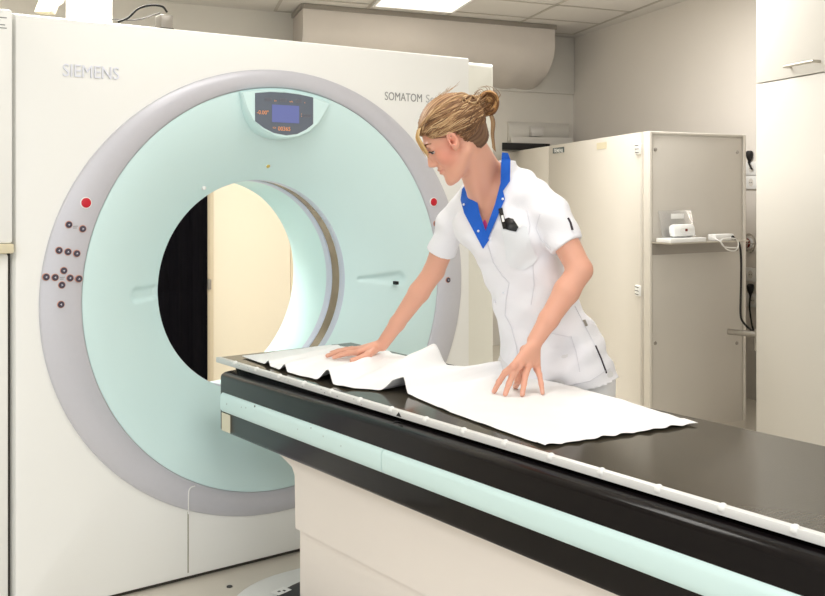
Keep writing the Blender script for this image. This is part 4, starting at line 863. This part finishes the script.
patch([(502, 152.5), (508, 153), (510.5, 160), (510, 181), (503, 191), (505, 199), (497, 218), (490, 234), (487, 242), (484.5, 234), (488.5, 222), (495, 204), (500.5, 183), (501, 165)], M['blue'], 'collar', TUN, .004, .004)
patch([(480, 226), (485, 219), (488, 226), (487.5, 238)], M['pink'], 'pink_top', NU, .002, .002, f=body, step=2)
pk = [(500.5, 228), (516, 232.5), (524, 226), (527, 227), (531, 245), (537.5, 258), (533, 265), (523, 270), (512, 268), (506, 260), (505, 247)]
POC = patch(pk, M['pocketm'], 'pocket', TUN, .0045, .003)
def line(pts, r, name, m, parent=TUN, off=.001, f=tunic_outer):
    q = []
    for a, b in zip(pts, pts[1:]): n_ = max(1, int(math.dist(a, b)/3)); q += [(a[0]+(b[0]-a[0])*k/n_, a[1]+(b[1]-a[1])*k/n_) for k in range(n_)]
    q.append(pts[-1]); P_ = raycast(f, q, off=off); bm = bmesh.new(); tube(bm, [Vector(v) for v in P_.tolist()], r, 6); return obj(name, bm, m, parent, smooth=True)
line([(487, 242), (493, 262), (501, 274), (509, 283), (506, 300), (505, 315), (511, 326), (516, 345), (519, 362)], .0016, 'placket_seam', M['seamc'])
line([(527, 210), (530, 225), (528, 240), (533, 262), (534, 285), (531, 305)], .0013, 'princess_seam', M['seamc'])
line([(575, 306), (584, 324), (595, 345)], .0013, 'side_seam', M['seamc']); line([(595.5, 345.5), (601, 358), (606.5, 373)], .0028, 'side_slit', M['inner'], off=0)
line([(540, 214), (536, 228), (541, 240), (551, 250)], .0013, 'armhole_seam', M['seamc'])
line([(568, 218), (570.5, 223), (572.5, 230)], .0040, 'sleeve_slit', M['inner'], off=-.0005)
line([(571, 336), (576, 352), (580, 372)], .0012, 'pocket_seam', M['seamc']); line([(532, 333), (550, 333), (570, 337)], .0012, 'pocket_seam', M['seamc'])
line([(545, 386), (570, 385), (590, 381), (610, 368)], .0012, 'hem_seam', M['seamc'])
patch([(582.5, 320), (585.5, 319.5), (588, 325.5), (585, 326.5)], M['metal'], 'fabric_tag', TUN, .002, .0015, step=2)
for (x, y) in ((463.8, 204.5), (478.3, 231), (502.8, 199), (494.5, 302), (503, 293)):
    P_ = raycast(tunic_outer, [(x, y)], off=.006)[0]; e = bmesh.new(); bmesh.ops.create_uvsphere(e, u_segments=10, v_segments=6, radius=.0042); bmesh.ops.translate(e, verts=e.verts, vec=Vector(P_.tolist())); obj('snap', e, M['chrome'], TUN, smooth=True, auto=False)
# pocket contents
o = patch([(504.5, 228.5), (504.5, 219), (508.5, 217.5), (513, 219), (518.5, 227), (516, 231.5), (510, 230.5)], M['black'], 'phone_case', None, .004, .004, step=2); tag(o, 'black phone case poking out of the chest pocket', 'phone')
o = patch([(511, 217.5), (515, 214.6), (521.5, 215.5), (523.5, 224.5), (519, 228.5), (514, 219)], M['paper'], 'folded_card', None, .003, .002, step=2); tag(o, 'pale folded card behind the black phone in the chest pocket', 'card')
o = patch([(498.3, 208.8), (502.3, 207.6), (505.4, 222), (506, 228.5), (503, 229), (500.6, 219)], M['cable'], 'pen', None, .008, .006, step=2); tag(o, 'black pen with white clip standing in the chest pocket', 'pen')
patch([(501, 215.5), (503.4, 215), (504.6, 221.5), (502.4, 222)], M['white'], 'clip', o, .0105, .003, step=2)
# ------------------------------------------------------------------ trousers and shoes
HJ = np.array(hipc, np.float32); sd = camv(.8, -.6); fw = camv(-.6, -.8)
def trousers(p):
    d = torso(p, -.010); d = smax(d, p[:, 2]-.90, .01)
    for sg in (-1, 1):
        hp_ = HJ+sd*.092*sg+UP*.80; kn = HJ+sd*.085*sg+fw*.02+UP*.47; an = HJ+sd*.085*sg-fw*.01+UP*.07
        d = smin(d, smax(chain(p, [hp_, kn, an], [.102, .075, .068], .03), .055-p[:, 2], .004), .03)
    return d+.002*np.sin(40*p[:, 2]+10*p[:, 0])*np.sin(30*p[:, 1])
lo = HJ-np.array((.32, .32, 0)); hi = HJ+np.array((.32, .32, .92)); lo[2] = .02; sdf_mesh(trousers, lo, hi, .009, 'trousers', M['trouser'], NU, margin=1.8)
for sg in (-1, 1):
    c_ = HJ+sd*.088*sg
    def shoe(p):
        h_ = c_-fw*.05+UP*.04; t_ = c_+fw*.14+UP*.032; d = chain(p, [h_, c_+fw*.05+UP*.045, t_], [.040, .046, .036], .02); d = smin(d, cone(p, h_, h_+UP*.04, .038, .036), .02); return smax(d, .001-p[:, 2], .006)
    sdf_mesh(shoe, c_-np.array((.25, .25, .02)), c_+np.array((.25, .25, .16)), .007, 'shoe', M['shoe'], NU, margin=1.6)
# ------------------------------------------------------------------ world and render look
w = bpy.data.worlds.new('world'); scn.world = w; w.use_nodes = True; bgn = w.node_tree.nodes['Background']; bgn.inputs['Color'].default_value = (.93, .97, 1, 1); bgn.inputs['Strength'].default_value = 1.15
vs = scn.view_settings; vs.view_transform = 'Standard'; vs.look = 'None'; vs.gamma = 1; vs.use_curve_mapping = False; vs.exposure = 0.18
